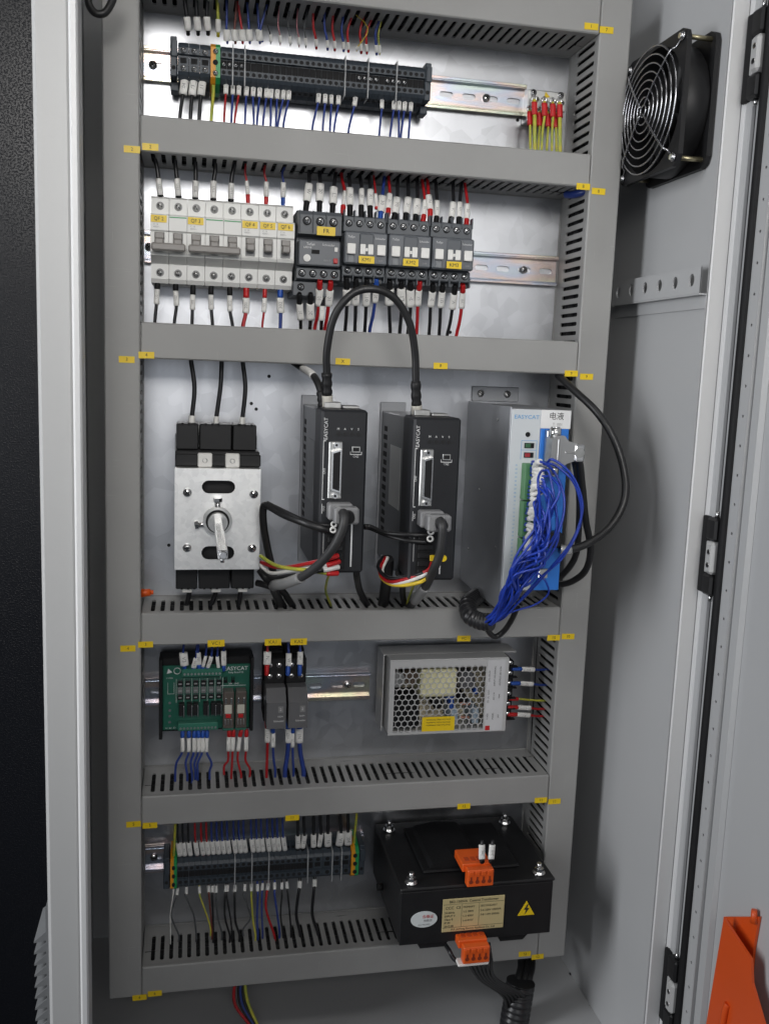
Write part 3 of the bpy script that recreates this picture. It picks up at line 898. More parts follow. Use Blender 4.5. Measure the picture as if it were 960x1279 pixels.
led = obj('ledge', MB().box(-42, 43.5, -74, -62.3, 54.2, 66, .8), M_BLACK, t)
for k_ in range(9): obj('tooth', MB().box(-38 + k_ * 9.2, -34 + k_ * 9.2, -68, -62.2, 66.2, 68.8, .3), M_BLACK, led)
for a in (-20, 7.5):
    tb = obj('white_tab', MB().box(a, a + 14.4, -78, -70.3, 53.2, 67.5, 1.2), M_WHITE, t)
    obj('eyelet', MB().ring((a + 7.2, -78, 60), (0, 1, 0), 2.2, .5, 16, 6), M_STEELD, tb)
# galvanised cover: four rims round two slotted windows
cv = MB(); Y0 = -86.0
fr = (Vector((0, Y0, 0)), Vector((0, 0, 1)), Vector((1, 0, 0)), Vector((0, 2, 0)))
xs0, xs1, z0, z1 = -42.5, 43.0, -51.0, 53.0
cv.cell(fr, 24, 45, -22, 22, 34.2, 0.8, 6.6, 16.6, 1, k=7); cv.cell(fr, -44, -23, -22, 22, -33.6, 0.8, 7.0, 16.6, 1, k=7)
for a, b_, c_, d_ in ((45, z1, xs0, xs1), (24, 45, xs0, -22), (24, 45, 22, xs1), (-23, 24, xs0, xs1), (-44, -23, xs0, -22), (-44, -23, 22, xs1), (z0, -44, xs0, xs1)):
    cv.quadbox(fr, a, b_, c_, d_, 1)
cv.box(xs0, xs1, Y0 + 2.1, Y0 + 14, z1 - 1.6, z1 - .1); cv.box(xs0, xs1, Y0 + 2.1, Y0 + 14, z0 + .1, z0 + 1.6)
cp = obj('cover_plate', cv, M_COVER, t)
for x_, z_ in ((-30, 28.5), (36.2, 27.5), (-30, -28), (35.2, -28.5)): screw(cp, x_, Y0 - .2, z_, 4.4)
cl = MB().cyl((0, Y0, 0), (0, Y0 - 7, 0), 14.5, n=36); cl.cyl((0, Y0 - 7, 0), (0, Y0 - 7.2, 0), 11.8, n=36, mi=1); cl.cyl((0, Y0 - 7, 0), (0, Y0 - 15, 0), 9.8, n=32)
co = obj('collar', cl, [M_STEELD, M_DARKHOLE], t)
ssc = MB().cyl((0, Y0 - 4, 12), (0, Y0 - 4, 20), 2.6, n=12).cyl((0, Y0 - 4, 20), (0, Y0 - 4, 23.5), 4.4, n=6, smooth=False)
obj('set_screw', ssc, M_STEEL, co)
ssc = MB().cyl((-12, Y0 - 4, -3), (-19, Y0 - 4, -4), 2.6, n=12).cyl((-19, Y0 - 4, -4), (-22.5, Y0 - 4, -4.5), 4.4, n=6, smooth=False)
obj('set_screw', ssc, M_STEEL, co)
obj('shaft', MB().box(-4.1, 4.1, -262, Y0 - 15.1, -4.1, 4.1, .9).cyl((0, -262, 0), (0, -264.5, 0), 3.6, 2.8, n=16), M_STEEL, t)
obj('shaft_pin', MB().cyl((0, -252, -4.2), (0, -252, -8.5), 1.7, n=10), M_STEEL, t)
for a in (-30, 0, 28):
    obj('clamp_lug', MB().box(a - 5, a + 5, -56, -40, -82.5, -77.3, .8), M_WHITE, t)

# ================================================================== servo drives


def drive(label, x0, x1, zt, zb_, sticker_mat):
    w = x1 - x0; h = zt - zb_; yf = -165.0
    t = thing('servo_drive', label, 'servo drive', (x0, 0, zb_), 'black servo drives')
    obj('heat_sink', MB().box(1.2, w - 1.2, -118, -.4, -6, h - 2, 1.0), mat('drive_side', (0.085, 0.088, 0.095), 0.36, .5, var=.15, scale=14), t)
    fl_ = obj('mounting_flange', MB().box(-1, w * .6, -3.5, -.3, -22, h + 8, .5), M_SIDE, t)
    fc_ = obj('front_case', MB().box(0, w, yf, -118.2, 0, h, 2.2), M_BLACKDRIVE, t)
    for k_ in range(13):                                     # ventilation slots down the side
        z_ = h * .16 + k_ * h * .058
        obj('vent_slot', MB().box(1.0, 1.3, -36, -20 + (k_ % 2) * 3, z_, z_ + 5.5), M_DARKHOLE, t)
    obj('rating_sticker', MB().box(.75, 1.1, -108, -56, h * .38, h * .78), sticker_mat, t)
    # D-sub socket standing on end
    ds = obj('d_sub_socket', MB().box(7.5, 20.5, yf - 2.0, yf + .4, h * .462, h * .81, .8), M_STEELD, t)
    obj('shell', MB().prism([(9.6, h * .52), (18.6, h * .505), (18.6, h * .765), (9.6, h * .75)], 'y', yf - 7.5, yf - 2.1), M_STEEL, ds)
    obj('pin_face', MB().prism([(10.9, h * .529), (17.6, h * .515), (17.6, h * .755), (10.9, h * .741)], 'y', yf - 7.8, yf - 7.4), M_BLACKM, ds)
    for z_ in (.483, .79): obj('jack_nut', MB().cyl((14, yf - 2, h * z_), (14, yf - 5.5, h * z_), 2.7, n=6, smooth=False).cyl((14, yf - 5.4, h * z_), (14, yf - 5.8, h * z_), 1.3, n=10, mi=1), [M_STEEL, M_DARKHOLE], ds)
    letter('EASYCAT', 5.0, M_INKW, fc_, (4.4, yf - .15, h * .885), math.pi / 2)
    for k_, c_ in enumerate('MAVS'):
        letter(c_, 3.0, M_INKW, fc_, (16 + k_ * 6.4, yf - .15, h * .885)); obj('key', MB().cyl((16 + k_ * 6.4, yf, h * .855), (16 + k_ * 6.4, yf - .7, h * .855), 2.0, n=14), M_BLACK, fc_)
    us = obj('usb_socket', MB().box(29.6, 37.6, yf - .5, yf + .3, h * .745, h * .782, .3), M_STEELD, t)
    obj('opening', MB().box(30.6, 36.6, yf - .7, yf - .4, h * .752, h * .775), M_DARKHOLE, us)
    br_ = MB()
    br_.box(2.2, 2.7, yf - .25, yf, h * .46, h * .81); br_.box(2.2, 4.6, yf - .26, yf, h * .81, h * .815); br_.box(2.2, 4.6, yf - .26, yf, h * .455, h * .46)
    br_.box(2.2, 2.7, yf - .25, yf, h * .37, h * .43); br_.box(28, 28.5, yf - .25, yf, h * .735, h * .75); br_.box(38.6, 39.1, yf - .25, yf, h * .735, h * .75)
    br_.box(28, 39.1, yf - .24, yf, h * .731, h * .735)
    obj('printed_line', br_, M_INKW, fc_)
    letter('CN1', 3.0, M_INKW, fc_, (1.2 + 2.6, yf - .15, h * .63), math.pi / 2); letter('CN2', 2.8, M_INKW, fc_, (33.5, yf - .2, h * .72)); letter('CN3', 2.6, M_INKW, fc_, (4.2, yf - .15, h * .40), math.pi / 2)
    rc = obj('terminal_recess', MB().box(7, 26, yf - .4, yf + .2, 4, h * .30, .2), M_BLACKM, t)
    for k_ in range(5):
        obj('terminal', MB().box(9, 24, yf - 2.4, yf - .5, 6 + k_ * h * .052, 6 + k_ * h * .052 + 5.4, .6), M_BLACK, rc)
    obj('warning_print', MB().box(4.2, 5.2, yf - .24, yf, h * .12, h * .27), mat('faint_print', (.25, .25, .25), .6), fc_)
    pr_ = MB().box(31.2, 32.6, yf - .24, yf, h * .04, h * .31); obj('printed_strip', pr_, M_INKW, fc_)
    # network sockets on the top
    so = MB().box(6, 22, -140, -122, h + .2, h + 6, .6); so.box(24, 40, -140, -122, h + .2, h + 3, .6)
    obj('network_socket', so, M_STEELD, t)
    # grey encoder plug on the front with its strain relief
    pl = MB().box(6.5, 30, yf - 16, yf - .6, h * .345, h * .445, 1.6); pl.box(10.5, 33.5, yf - 30, yf - 16.2, h * .335, h * .435, 1.8)
    po = obj('encoder_plug', pl, mat('grey_plug', (.22, .22, .225), .42), t)
    for k_ in range(4): obj('rib', MB().box(11.5 + k_ * 1.9, 12.4 + k_ * 1.9, yf - 30.5, yf - 29.8, h * .345, h * .425), M_INKG, po)
    obj('cable_boot', MB().cyl((23, yf - 29, h * .385), (23, yf - 37, h * .378), 6.0, 5.2, n=16), M_BLACK, po)
    return t


M_STK1 = mat('dull_side_sticker', (0.17, 0.175, 0.185), 0.4)
M_STK2 = mat('silver_side_sticker', (0.48, 0.48, 0.46), 0.35, .4)
drive('black servo drive with grey plug, nearer the load switch', 119, 163, -39, -196, M_STK1)
drive('black servo drive with silver side sticker, nearer the white controller', 208, 255, -44, -204, M_STK2)

# ================================================================== white and blue motion controller
OX, OZ = 311.0, -219.0
t = thing('motion_controller', 'white and blue motion controller with metal side bracket and green terminals', 'controller', (OX, 0, OZ))
H = 185.0; yf = -150.0; Wd = 61.0
obj('side_bracket', MB().box(-1.2, .6, yf + 1.5, -.4, -22, H + 2, .4), M_SIDE, t)
obj('case', MB().box(.8, Wd - 1, yf + 3.2, -.5, 0, H, .8), M_SIDE, t)
tb = obj('bracket_tab', MB().box(2, 58, -2.6, -.4, H + 2.2, H + 19, .6), M_SIDE, t)
screw(tb, 12, -2.8, H + 11, 4.0, SCREWD); screw(tb, 44, -2.8, H + 11, 4.0, SCREWD)
for y_, z_ in ((-110, H * .93), (-60, H * .5), (-125, H * .22), (-30, 20)): obj('rivet', MB().cyl((-1.3, y_, z_), (-2.0, y_, z_), 1.6, n=10), M_STEELD, t)
M_CTW = mat('controller_white', (0.58, 0.61, 0.63), 0.40, var=.02)
M_CTB = mat('controller_blue', (0.025, 0.18, 0.62), 0.36, var=.04)
M_TGREEN = mat('pale_green_terminal', (0.085, 0.23, 0.10), 0.45, var=.05)
fw = obj('white_face', MB().box(0, 30.5, yf, yf + 3, 0, H, .6), M_CTW, t)
fb = obj('blue_face', MB().box(30.8, Wd, yf, yf + 3, 0, H - 1, .6), M_CTB, t)
lb = obj('name_sticker', MB().box(30.2, Wd + 1, yf - .6, yf - .1, H - 18.5, H, .2), mat('sticker_white', (.72, .72, .72), .4), t)
letter('电液', 8.0, M_INK, lb, (46.5, yf - .75, H - 6.5)); letter('T  001', 4.0, M_INKG, lb, (48, yf - .75, H - 14.2))
letter('EASYCAT', 5.6, M_INKB, fw, (15.5, yf - .15, H - 7.8), stretch=1.12)
obj('indicator', MB().cyl((17.5, yf, H - 25), (17.5, yf - .5, H - 25), 2.5, n=18), M_BLACKM, fw)
for z_, m_, c_ in ((H - 36, mat('dip_green', (.03, .12, .05), .4), 'A'), (H - 45.5, mat('dip_red', (.30, .02, .03), .4), 'B')):
    dp = obj('dip_switch', MB().box(14.5, 24.5, yf - 1.2, yf - .1, z_ - 2.6, z_ + 2.6, .2), M_BLACKM, fw)
    obj('rocker', MB().box(15.3, 20.5, yf - 1.8, yf - 1.1, z_ - 1.9, z_ + 1.9, .2), m_, dp)
    obj('frame_print', MB().box(11.2, 11.6, yf - .2, yf, z_ - 4.6, z_ + 4.6).box(27.4, 27.8, yf - .2, yf, z_ - 4.6, z_ + 4.6).box(11.2, 27.8, yf - .21, yf, z_ + 4.7, z_ + 5.1), M_INKB, fw)
for k_ in range(26):
    letter('%02d' % (k_ + 1), 2.3, M_INKB, fw, (7.6, yf - .15, H - 56 - k_ * 4.0))
for (za, zc) in ((H - 90, H - 53), (H - 128, H - 91), (H - 165, H - 129)):
    g = obj('green_terminal', MB().box(13.0, 27.5, yf - 11, yf - .2, za + .3, zc - .3, .6), M_TGREEN, t)
    for k_ in range(int((zc - za) / 4.1)):
        obj('clamp_screw', MB().cyl((20.6, yf - 11, za + 2.6 + k_ * 4.1), (20.6, yf - 11.5, za + 2.6 + k_ * 4.1), 1.35, n=8), M_STEEL, g)
        obj('wire_entry', MB().box(23.5, 26.8, yf - 11.3, yf - 10.8, za + 1.2 + k_ * 4.1, za + 4.0 + k_ * 4.1), M_DARKHOLE, g)
M_HOOD = mat('die_cast_hood', (.42, .42, .42), .34, .85, var=.1)
z_ = H - 40
ds = obj('d_sub_hood', MB().prism([(34, z_ + 13), (38, z_ + 16), (47, z_ + 16), (51, z_ + 11), (60, z_ + 9), (60, z_ - 8), (51, z_ - 11), (46, z_ - 15), (36, z_ - 15), (33.5, z_ - 10)], 'y', yf - 25, yf - 8), M_HOOD, t)
obj('hood_rib', MB().box(40, 42, yf - 25.8, yf - 24.8, z_ - 12, z_ + 13, .4).box(48, 58, yf - 25.8, yf - 24.8, z_ - 1, z_ + 1, .3), M_HOOD, ds)
for s_ in (-1, 1): obj('thumb_screw', MB().cyl((40, yf - 16, z_ + s_ * 14), (40, yf - 16, z_ + s_ * 23), 5.8, n=14).cyl((40, yf - 16, z_ + s_ * 23), (40, yf - 16, z_ + s_ * 24.5), 4.6, n=14), M_STEEL, ds)
obj('cable_clamp', MB().box(58, 68, yf - 27, yf - 9, z_ - 9, z_ + 8, 1.5), M_STEEL, ds)
obj('clamp_mouth', MB().cyl((62, yf - 27.2, z_), (62, yf - 28, z_), 5, n=14), M_STEELD, ds)
obj('flange', MB().box(35, 48, yf - 8, yf - .3, z_ - 20, z_ + 20, .8), M_STEELD, ds)
lc = obj('lower_socket', MB().box(34, 56, yf - 5, yf - .3, 42, 78, 1.2), M_CTB, t)
obj('black_plug', MB().box(37, 54, yf - 20, yf - 5.2, 48, 64, 2), M_BLACK, lc)
obj('screw_terminal', MB().box(36, 46, yf - 6, yf - .2, 14, 24, .8), M_STEEL, t)

# ================================================================== green driver board on its black carrier
M_PCB = mat('green_circuit_board', (0.012, 0.105, 0.07), 0.38, var=.12, scale=90)
t = thing('driver_board', 'green circuit board in a black rail carrier, labelled VC1', 'circuit board', (-33, 0, -402))
obj('carrier', MB().box(0, 101, -34, -9, 0, 84, 1).box(0, 3.6, -47, -34.2, -4, 86, .6).box(97.4, 101, -47, -34.2, 2, 86, .6), M_BLACKM, t)
pcb = obj('board', MB().box(3.8, 97.2, -37, -35.2, 3, 76, .2), M_PCB, t)
M_TG2 = mat('board_terminal_green', (0.03, 0.16, 0.11), .42)
for (a, b_, z_, hh, nn) in ((24, 67, 66, 9, 11), (20, 63, 5, 8.5, 11)):
    g = obj('terminal_row', MB().box(a, b_, -47, -37.2, z_, z_ + hh, .6), M_TG2, t)
    for k_ in range(nn):
        x_ = a + 2 + k_ * (b_ - a - 2) / nn
        obj('clamp_screw', MB().cyl((x_ + 1, -47, z_ + hh * .35), (x_ + 1, -47.4, z_ + hh * .35), 1.3, n=8), M_STEELD, g)
for k_ in range(6):
    x_ = 19.5 + k_ * 8.3
    for z_, hh, m_ in ((53, 6, M_BLACKM), (45, 6.5, mat('chip_grey', (.16, .17, .17), .45)), (38, 5, M_BLACKM)):
        ch = obj('chip', MB().box(x_, x_ + 5.6, -40, -37.1, z_, z_ + hh, .4), m_, t)
        for s_ in (.8, 3.8): obj('pin', MB().box(x_ + s_, x_ + s_ + .9, -39, -37.2, z_ + hh, z_ + hh + 1.6), M_STEEL, ch)
        obj('chip_print', MB().box(x_ + 1, x_ + 4.4, -40.15, -39.95, z_ + hh * .35, z_ + hh * .62), M_INKG, ch)
for x_ in (21, 29.5, 36, 47, 55, 61):
    tr = obj('transistor', MB().box(x_, x_ + 5.8, -46, -37.1, 22, 35, .5), M_BLACK, t)
    obj('tab', MB().box(x_ + 4.8, x_ + 6.0, -48, -37.3, 21, 33.5, .2), M_STEEL, tr)
    for s_ in (1, 2.8): obj('pin', MB().box(x_ + s_, x_ + s_ + .8, -39, -37.3, 18.5, 22), M_STEEL, tr)
prt = MB()
for k_ in range(7): prt.box(18 + k_ * 8.3, 18.35 + k_ * 8.3, -37.25, -37, 34, 61)
prt.box(9, 16, -37.25, -37, 44, 44.3); prt.box(9, 9.3, -37.25, -37, 44.4, 57); prt.box(15.7, 16, -37.25, -37, 44.4, 57); prt.box(65, 65.4, -37.25, -37, 52, 64); prt.box(65.5, 93, -37.25, -37, 51.5, 51.9)
obj('printed_outline', prt, M_INKW, pcb)
letter('EASYCAT', 6.2, M_INKW, pcb, (82, -37.3, 71)); letter('Relay Board V2', 2.6, M_INKW, pcb, (82, -37.3, 66.6)); letter('C-TICK', 2.2, M_INKW, pcb, (11, -37.3, 62))
letter('24V   GND', 2.4, M_INKW, pcb, (80, -37.3, 53.8)); letter('A1  A2  A3', 2.4, M_INKW, pcb, (12, -37.3, 5.2))
obj('round_mark', MB().ring((19, -37.2, 70), (0, 1, 0), 3.4, .45, 24, 4), M_INKW, pcb)
obj('triangle_mark', MB().cyl((10.5, -37.05, 69.5), (10.5, -37.3, 69.5), 3.4, n=3), M_INKW, pcb)
for z_ in (12, 19, 25.5, 34): obj('solder_pad', MB().cyl((11.2, -37, z_), (11.2, -37.6, z_), 1.5, n=10), M_STEEL, pcb)
for x_ in (69.5, 77.5):
    cpn = obj('connector_pin', MB().box(x_, x_ + .8, -41, -37.2, 58, 62).box(x_ + 2, x_ + 2.8, -41, -37.2, 58, 62).box(x_ - .5, x_ + 3.4, -39.5, -37.1, 55.5, 58), M_BLACKM, t)
for x_ in (68, 81.5):
    rl = obj('plug_relay', MB().box(x_, x_ + 11.8, -52, -37.2, 8, 49.5, .8), mat('relay_brown_clear', (.10, .085, .075), .25), t)
    obj('coil', MB().box(x_ + 1.8, x_ + 9.6, -52.8, -51.9, 25, 35, 2.2), mat('coil_cream', (.55, .53, .46), .5), rl)
    obj('red_mark', MB().box(x_ + 3, x_ + 8.4, -52.9, -51.9, 20, 24.5, .4), M_RED, rl)
    for k_ in range(2): obj('clip', MB().box(x_ + 2 + k_ * 6, x_ + 4 + k_ * 6, -54, -51.9, 36.5, 43, .4), M_STEEL, rl)
    for k_ in range(3): obj('blade', MB().box(x_ + 2 + k_ * 3.1, x_ + 3.4 + k_ * 3.1, -53, -51.9, 12, 18.5, .3), M_STEELD, rl)
    obj('base', MB().box(x_ - .2, x_ + 12, -48, -37.3, 4, 7.8, .4), M_TG2, rl)

# ================================================================== interface relays
for i, (x0, lab) in enumerate(((79.5, 'charcoal plug-in relay on a black socket below the KA1 sticker'), (103.0, 'charcoal plug-in relay on a black socket below the KA2 sticker'))):
    t = thing('interface_relay', lab, 'relay', (x0, 0, -385), 'plug-in relays')
    sk = obj('socket', MB().box(0, 22, -28, -9, -4, 72, .8).box(0, 22, -50, -28.2, 40, 68, .8).box(0, 22, -44, -28.2, -6, 12, .8), M_BLACKM, t)
    for zz in (61, 48.5):
        for xx in (5.5, 15.5):
            obj('screw_well', MB().box(xx - 3.4, xx + 3.4, -50.3, -49.9, zz - 5, zz + 5), M_DARKHOLE, sk); screw(sk, xx, -50.4, zz, 3.0)
    body = obj('relay', MB().prism([(-28.3, 39.6), (-63, 39.6), (-76, 27), (-76, -2), (-28.3, -2)], 'x', .8, 21.6), mat('relay_charcoal', (.125, .125, .13), .36, var=.05), t)
    obj('window', MB().box(13, 18.5, -76.4, -75.9, 16, 23, .3), mat('relay_window', (.22, .22, .22), .3), body)
    letter('RXM', 2.6, M_INKW, body, (15.5, -76.2, 11.5)); letter('Schneider', 2.8, M_INKW, body, (14, -76.2, 6.5)); letter('2', 4, M_INKW, body, (15.8, -76.5, 19.5))

# ================================================================== switching power supply
px0, pz0 = 217.0, -406.0
t = thing('power_supply', 'silver switching power supply with honeycomb cover and yellow warning sticker', 'power supply', (px0, 0, pz0))
PW, PH, yf = 138.0, 86.0, -62.0
M_ALU = mat('power_supply_sheet', (0.58, 0.58, 0.575), .40, .35, var=.05, scale=12)
obj('rear_tray', MB().box(-4, PW + 14, -10, -8.6, -2, PH + 2, .3).box(-4, -2.6, -42, -10.1, -2, PH + 2, .3), M_ALU, t)
obj('side_sheet', MB().box(0, 1.4, yf + 1.6, -11, 0, PH - .5, .2), M_ALU, t)
obj('top_sheet', MB().box(-3, PW + 16, -40, -11, PH + .2, PH + 1.6, .2).box(0, PW, yf + 1.4, -40.1, PH - .4, PH + 1.4, .2), M_ALU, t)
obj('bottom_sheet', MB().box(0, PW, yf + 1.6, -11, 0, 1.4, .2), M_ALU, t)
hx = MB(); rr = 4.15; pitch_x = rr * math.sqrt(3); X1h = 112.0
cols = int((X1h - 4) / pitch_x); rows = int((PH - 8) / (rr * 1.5))
ox_, oz_ = 4.5, 6.6
for j in range(rows):
    for i in range(cols - (j % 2)):
        cx_ = ox_ + pitch_x * (i + .5 + .5 * (j % 2)); cz_ = oz_ + j * rr * 1.5
        if 40 < cx_ < 76 and cz_ < 20: continue
        A = [(math.sin(math.pi / 3 * q), math.cos(math.pi / 3 * q)) for q in range(6)]
        vs_ = []
        for d_ in (0, 1.0):
            for k_ in (rr * .87, rr * 1.0): vs_ += [(cx_ + a * k_, yf + d_, cz_ + b_ * k_) for a, b_ in A]
        fs_ = []
        for q in range(6):
            w_ = (q + 1) % 6
            fs_ += [(q, w_, 6 + w_, 6 + q), (12 + w_, 12 + q, 18 + q, 18 + w_), (w_, q, 12 + q, 12 + w_)]
        hx.add(vs_, fs_)
ztop = oz_ + (rows - 1) * rr * 1.5 + rr * .62
hx.box(0, PW, yf, yf + 1.05, ztop, PH, .1); hx.box(0, X1h, yf, yf + 1.06, 0, oz_ - rr * .55, .1)
hx.box(0, ox_ + 1.2, yf - .02, yf + 1.04, oz_ - 2, ztop - .01); hx.box(ox_ + pitch_x * cols - 1.2, PW, yf - .02, yf + 1.03, 0, ztop - .01)
hx.box(40, 76, yf + .1, yf + .9, 2, 18.5)
obj('honeycomb_cover', hx, M_ALU, t)
lbm = mat('rating_label_grey', (.58, .58, .59), .4)
lb = obj('rating_label', MB().box(113, 134, yf - .4, yf - .1, 1, PH - 1), lbm, t)
for k_ in range(9): letter(('LRS-150-24', 'INPUT 100-240VAC', 'OUTPUT 24V 6.5A', 'CE  UL  CCC', 'AC L N', 'MW', 'V ADJ', 'MADE', '24V')[k_], 2.8, M_INK, lb, (115.5 + (k_ % 3) * 6.5, yf - .5, 66 - (k_ // 3) * 24), math.pi / 2)
obj('red_mark', MB().box(113.5, 119, yf - .55, yf - .35, 1.6, 7), M_RED, lb)
ys = obj('warning_sticker', MB().box(39, 77, yf - .4, yf - .1, 3.2, 20), M_YEL, t)
for k_ in range(3): letter('WARNING HIGH VOLTAGE', 2.3, M_INK, ys, (58, yf - .5, 16.6 - k_ * 3.2))
# inside the cover
obj('inner_board', MB().box(2, PW - 4, -16, -14.2, 2, PH - 2), mat('beige_board', (.62, .55, .40), .6, var=.3, scale=130), t)
obj('transformer_block', MB().box(38, 80, -54, -16.2, 40, 73, 2), mat('cream_tape', (.80, .76, .48), .5), t)
obj('heat_sink', MB().box(4, 38, -52, -16.2, 4, 40, 1), M_BLACKM, t)
obj('dark_coil', MB().box(84, 104, -50, -16.2, 46, 66, 4), mat('coil_grey', (.12, .12, .13), .5), t)
for a, c_, r_, m_ in ((12, 60, 9, M_STEELD), (28, 62, 8, mat('capacitor_brown', (.10, .07, .05), .4)), (90, 34, 6, M_BLACKM), (100, 78, 4, M_DARKHOLE), (60, 30, 6, M_BLACKM)):
    obj('capacitor', MB().cyl((a, -48, c_), (a, -16.2, c_), r_, n=18), m_, t)
for a, b_, c_, d_ in ((74, 79, 24, 40), (103, 107, 40, 48), (70, 73, 34, 42)): obj('blue_part', MB().box(a, b_, -50, -16.2, c_, d_, 1), M_BLUE, t)
for a in (76, 101): obj('film_capacitor', MB().box(a, a + 8, -52, -16.2, 6, 24, 1), mat('pale_blue', (.36, .44, .52), .5), t)
for c_ in (14, 30): obj('resistor', MB().cyl((86, -50, c_), (98, -50, c_ - 1), 1.6, n=10), mat('resistor_tan', (.45, .22, .16), .5), t)
tbm = obj('terminal_block', MB().box(PW - 1.5, PW + 10, -52, -12, 8, 80, .8), M_BLACKM, t)
for k_ in range(6):
    obj('barrier', MB().box(PW - 1, PW + 13.5, -56, -50, 10 + k_ * 12.6, 11.4 + k_ * 12.6, .2), M_BLACKM, tbm); screw(tbm, PW + 5, -52.3, 16.5 + k_ * 12.2, 3)

# ================================================================== control transformer
tx0, tz0 = 219.0, -604.0
t = thing('control_transformer', 'black boxed control transformer with gold nameplate and hazard triangle', 'transformer', (tx0, 0, tz0))
TW, TH, yf = 170.0, 63.0, -150.0
obj('top_cover', MB().box(-1, TW + 2, yf, -4, TH - 4, TH, 1.4), M_BLACK, t)
obj('front_cover', MB().box(0, TW, yf + .6, yf + 3, -2, TH - 4.2, .8), M_BLACK, t)
obj('core', MB().box(4, TW - 6, yf + 8, -5, 6, TH - 4.3, 2), M_BLACKM, t)
obj('side_cover', MB().box(-.5, 2, yf + 3.2, -4, 0, TH - 4.2, .6), M_BLACK, t)
obj('coil_bulge', MB().prism([(36, TH + .2), (42, TH + 8), (66, TH + 12), (92, TH + 10), (104, TH + .2)], 'y', -118, -30), M_BLACKM, t)
obj('winding', MB().box(30, 140, -124, -24, TH + .1, TH + 3.5, 1.6), M_BLACKM, t)
for x_, y_ in ((13, -138), (13, -22), (157, -138), (157, -22)):
    bt = MB().cyl((x_, y_, TH + .1), (x_, y_, TH + 1.6), 7.0, n=20).cyl((x_, y_, TH + 1.6), (x_, y_, TH + 6.5), 5.2, n=6, smooth=False).cyl((x_, y_, TH + 6.5), (x_, y_, TH + 12), 2.8, 2.6, n=12)
    obj('bolt', bt, M_STEEL, t)
for x_ in (20, 110):
    obj('mounting_foot', MB().prism([(x_, -2.2), (x_ + 4, -9), (x_ + 30, -9), (x_ + 36, -2.2)], 'y', yf + 3.4, -20), M_BLACK, t)
npm = mat('gold_nameplate', (.74, .62, .32), .36, .35, var=.06, scale=30)
npo = obj('nameplate', MB().box(46, 115, yf - .4, yf + .3, 10, 48, .5), npm, t)
letter('BK2-1500VA  Control Transformer', 4.1, M_INK, npo, (80.5, yf - .55, 44.6), stretch=.92)
letter('CCC  CE', 4.4, M_INK, npo, (57.5, yf - .55, 37.6))
for k_, s_ in enumerate(('50-60Hz', 'INPUT V', 'Class B', 'IP 00', '2015.08')): letter(s_, 3.2, M_INK, npo, (48.2, yf - .55, 32.2 - k_ * 3.9), align='LEFT')
for k_, s_ in enumerate(('PRIMARY', '1-2 380V', '1-3 400V', '1-4 415V')): letter(s_, 3.2, M_INK, npo, (68.5, yf - .55, 37.6 - k_ * 5.2), align='LEFT')
for k_, s_ in enumerate(('SECONDARY', '5-6 220V 1000VA', '7-8 110V 500VA')): letter(s_, 3.2, M_INK, npo, (88, yf - .55, 37.6 - k_ * 5.2), align='LEFT')
letter('M.S. JinHong Electric Appliance Co., Ltd', 3.0, M_INK, npo, (80.5, yf - .55, 12.6))
ln_ = MB().box(67, 67.3, yf - .52, yf - .3, 15, 41); ln_.box(86.4, 86.7, yf - .52, yf - .3, 15, 41); ln_.box(47, 114, yf - .53, yf - .3, 41.6, 41.9); ln_.box(47, 114, yf - .53, yf - .3, 14.9, 15.2)
obj('rule_line', ln_, M_INK, npo)
ov = MB(); ov.add([(26 + 14.5 * math.cos(q * math.pi / 16), yf - d_, 27 + 9.2 * math.sin(q * math.pi / 16)) for d_ in (-.3, .45) for q in range(32)],
                  [list(range(32)), list(range(32, 64))] + [(q, (q + 1) % 32, 32 + (q + 1) % 32, 32 + q) for q in range(32)])
os_ = obj('oval_sticker', ov, mat('oval_white', (.62, .66, .66), .4), t)
letter('合格证', 4.2, M_RED, os_, (30, yf - .6, 30)); letter('检验员', 3.2, M_INKG, os_, (30, yf - .6, 25.4)); letter('QC PASSED', 2.6, M_INKG, os_, (26, yf - .6, 21))
tri = obj('hazard_triangle', MB().prism([(131, 22), (150, 22), (140.5, 38.5)], 'y', yf - .4, yf + .3), M_YEL, t)
obj('bolt_symbol', MB().prism([(141.2, 35), (137.4, 28.6), (140.0, 28.6), (138.6, 23.2), (143.8, 30.4), (141.0, 30.4), (142.6, 35)], 'y', yf - .6, yf - .38), M_INK, tri)


def orange_plug(t, x0, z0, yf):
    m = MB().box(x0, x0 + 32, yf - 12, yf + 20, z0, z0 + 9, .8).box(x0 + 3, x0 + 32, yf - 22, yf - 12.2, z0 - 12, z0 + 7, 1)
    g = obj('orange_terminal', m, M_ORG, t)
    for k_ in range(4):
        xx = x0 + 7 + k_ * 6.8
        obj('wire_hole', MB().cyl((xx, yf - 22, z0 - 6), (xx, yf - 22.3, z0 - 6), 2.2, n=12).box(xx - .9, xx + .9, yf - 22.35, yf - 22, z0 - 4, z0 - .5), mat('orange_recess', (.22, .03, .008), .5), g)
        obj('lever', MB().box(xx - 2.6, xx + 2.6, yf - 22.8, yf - 21.8, z0 + 1, z0 + 5.6, .5), M_ORG, g)
        obj('top_slot', MB().box(xx - 2.4, xx + 2.4, yf - 6, yf + 2, z0 + 8.8, z0 + 9.5, .2), mat('orange_dark', (.48, .06, .01), .45), g)
    return g


orange_plug(t, 66, 77, yf + 13)
orange_plug(t, 62, -3, yf)
obj('white_cleat', MB().box(60, 94, yf - 21, yf - 8, -18.5, -15.4, 1), M_WHITE, t)
obj('side_knob', MB().cyl((-.6, -60, 14), (-7, -60, 14), 4, n=14), M_BLACKM, t)

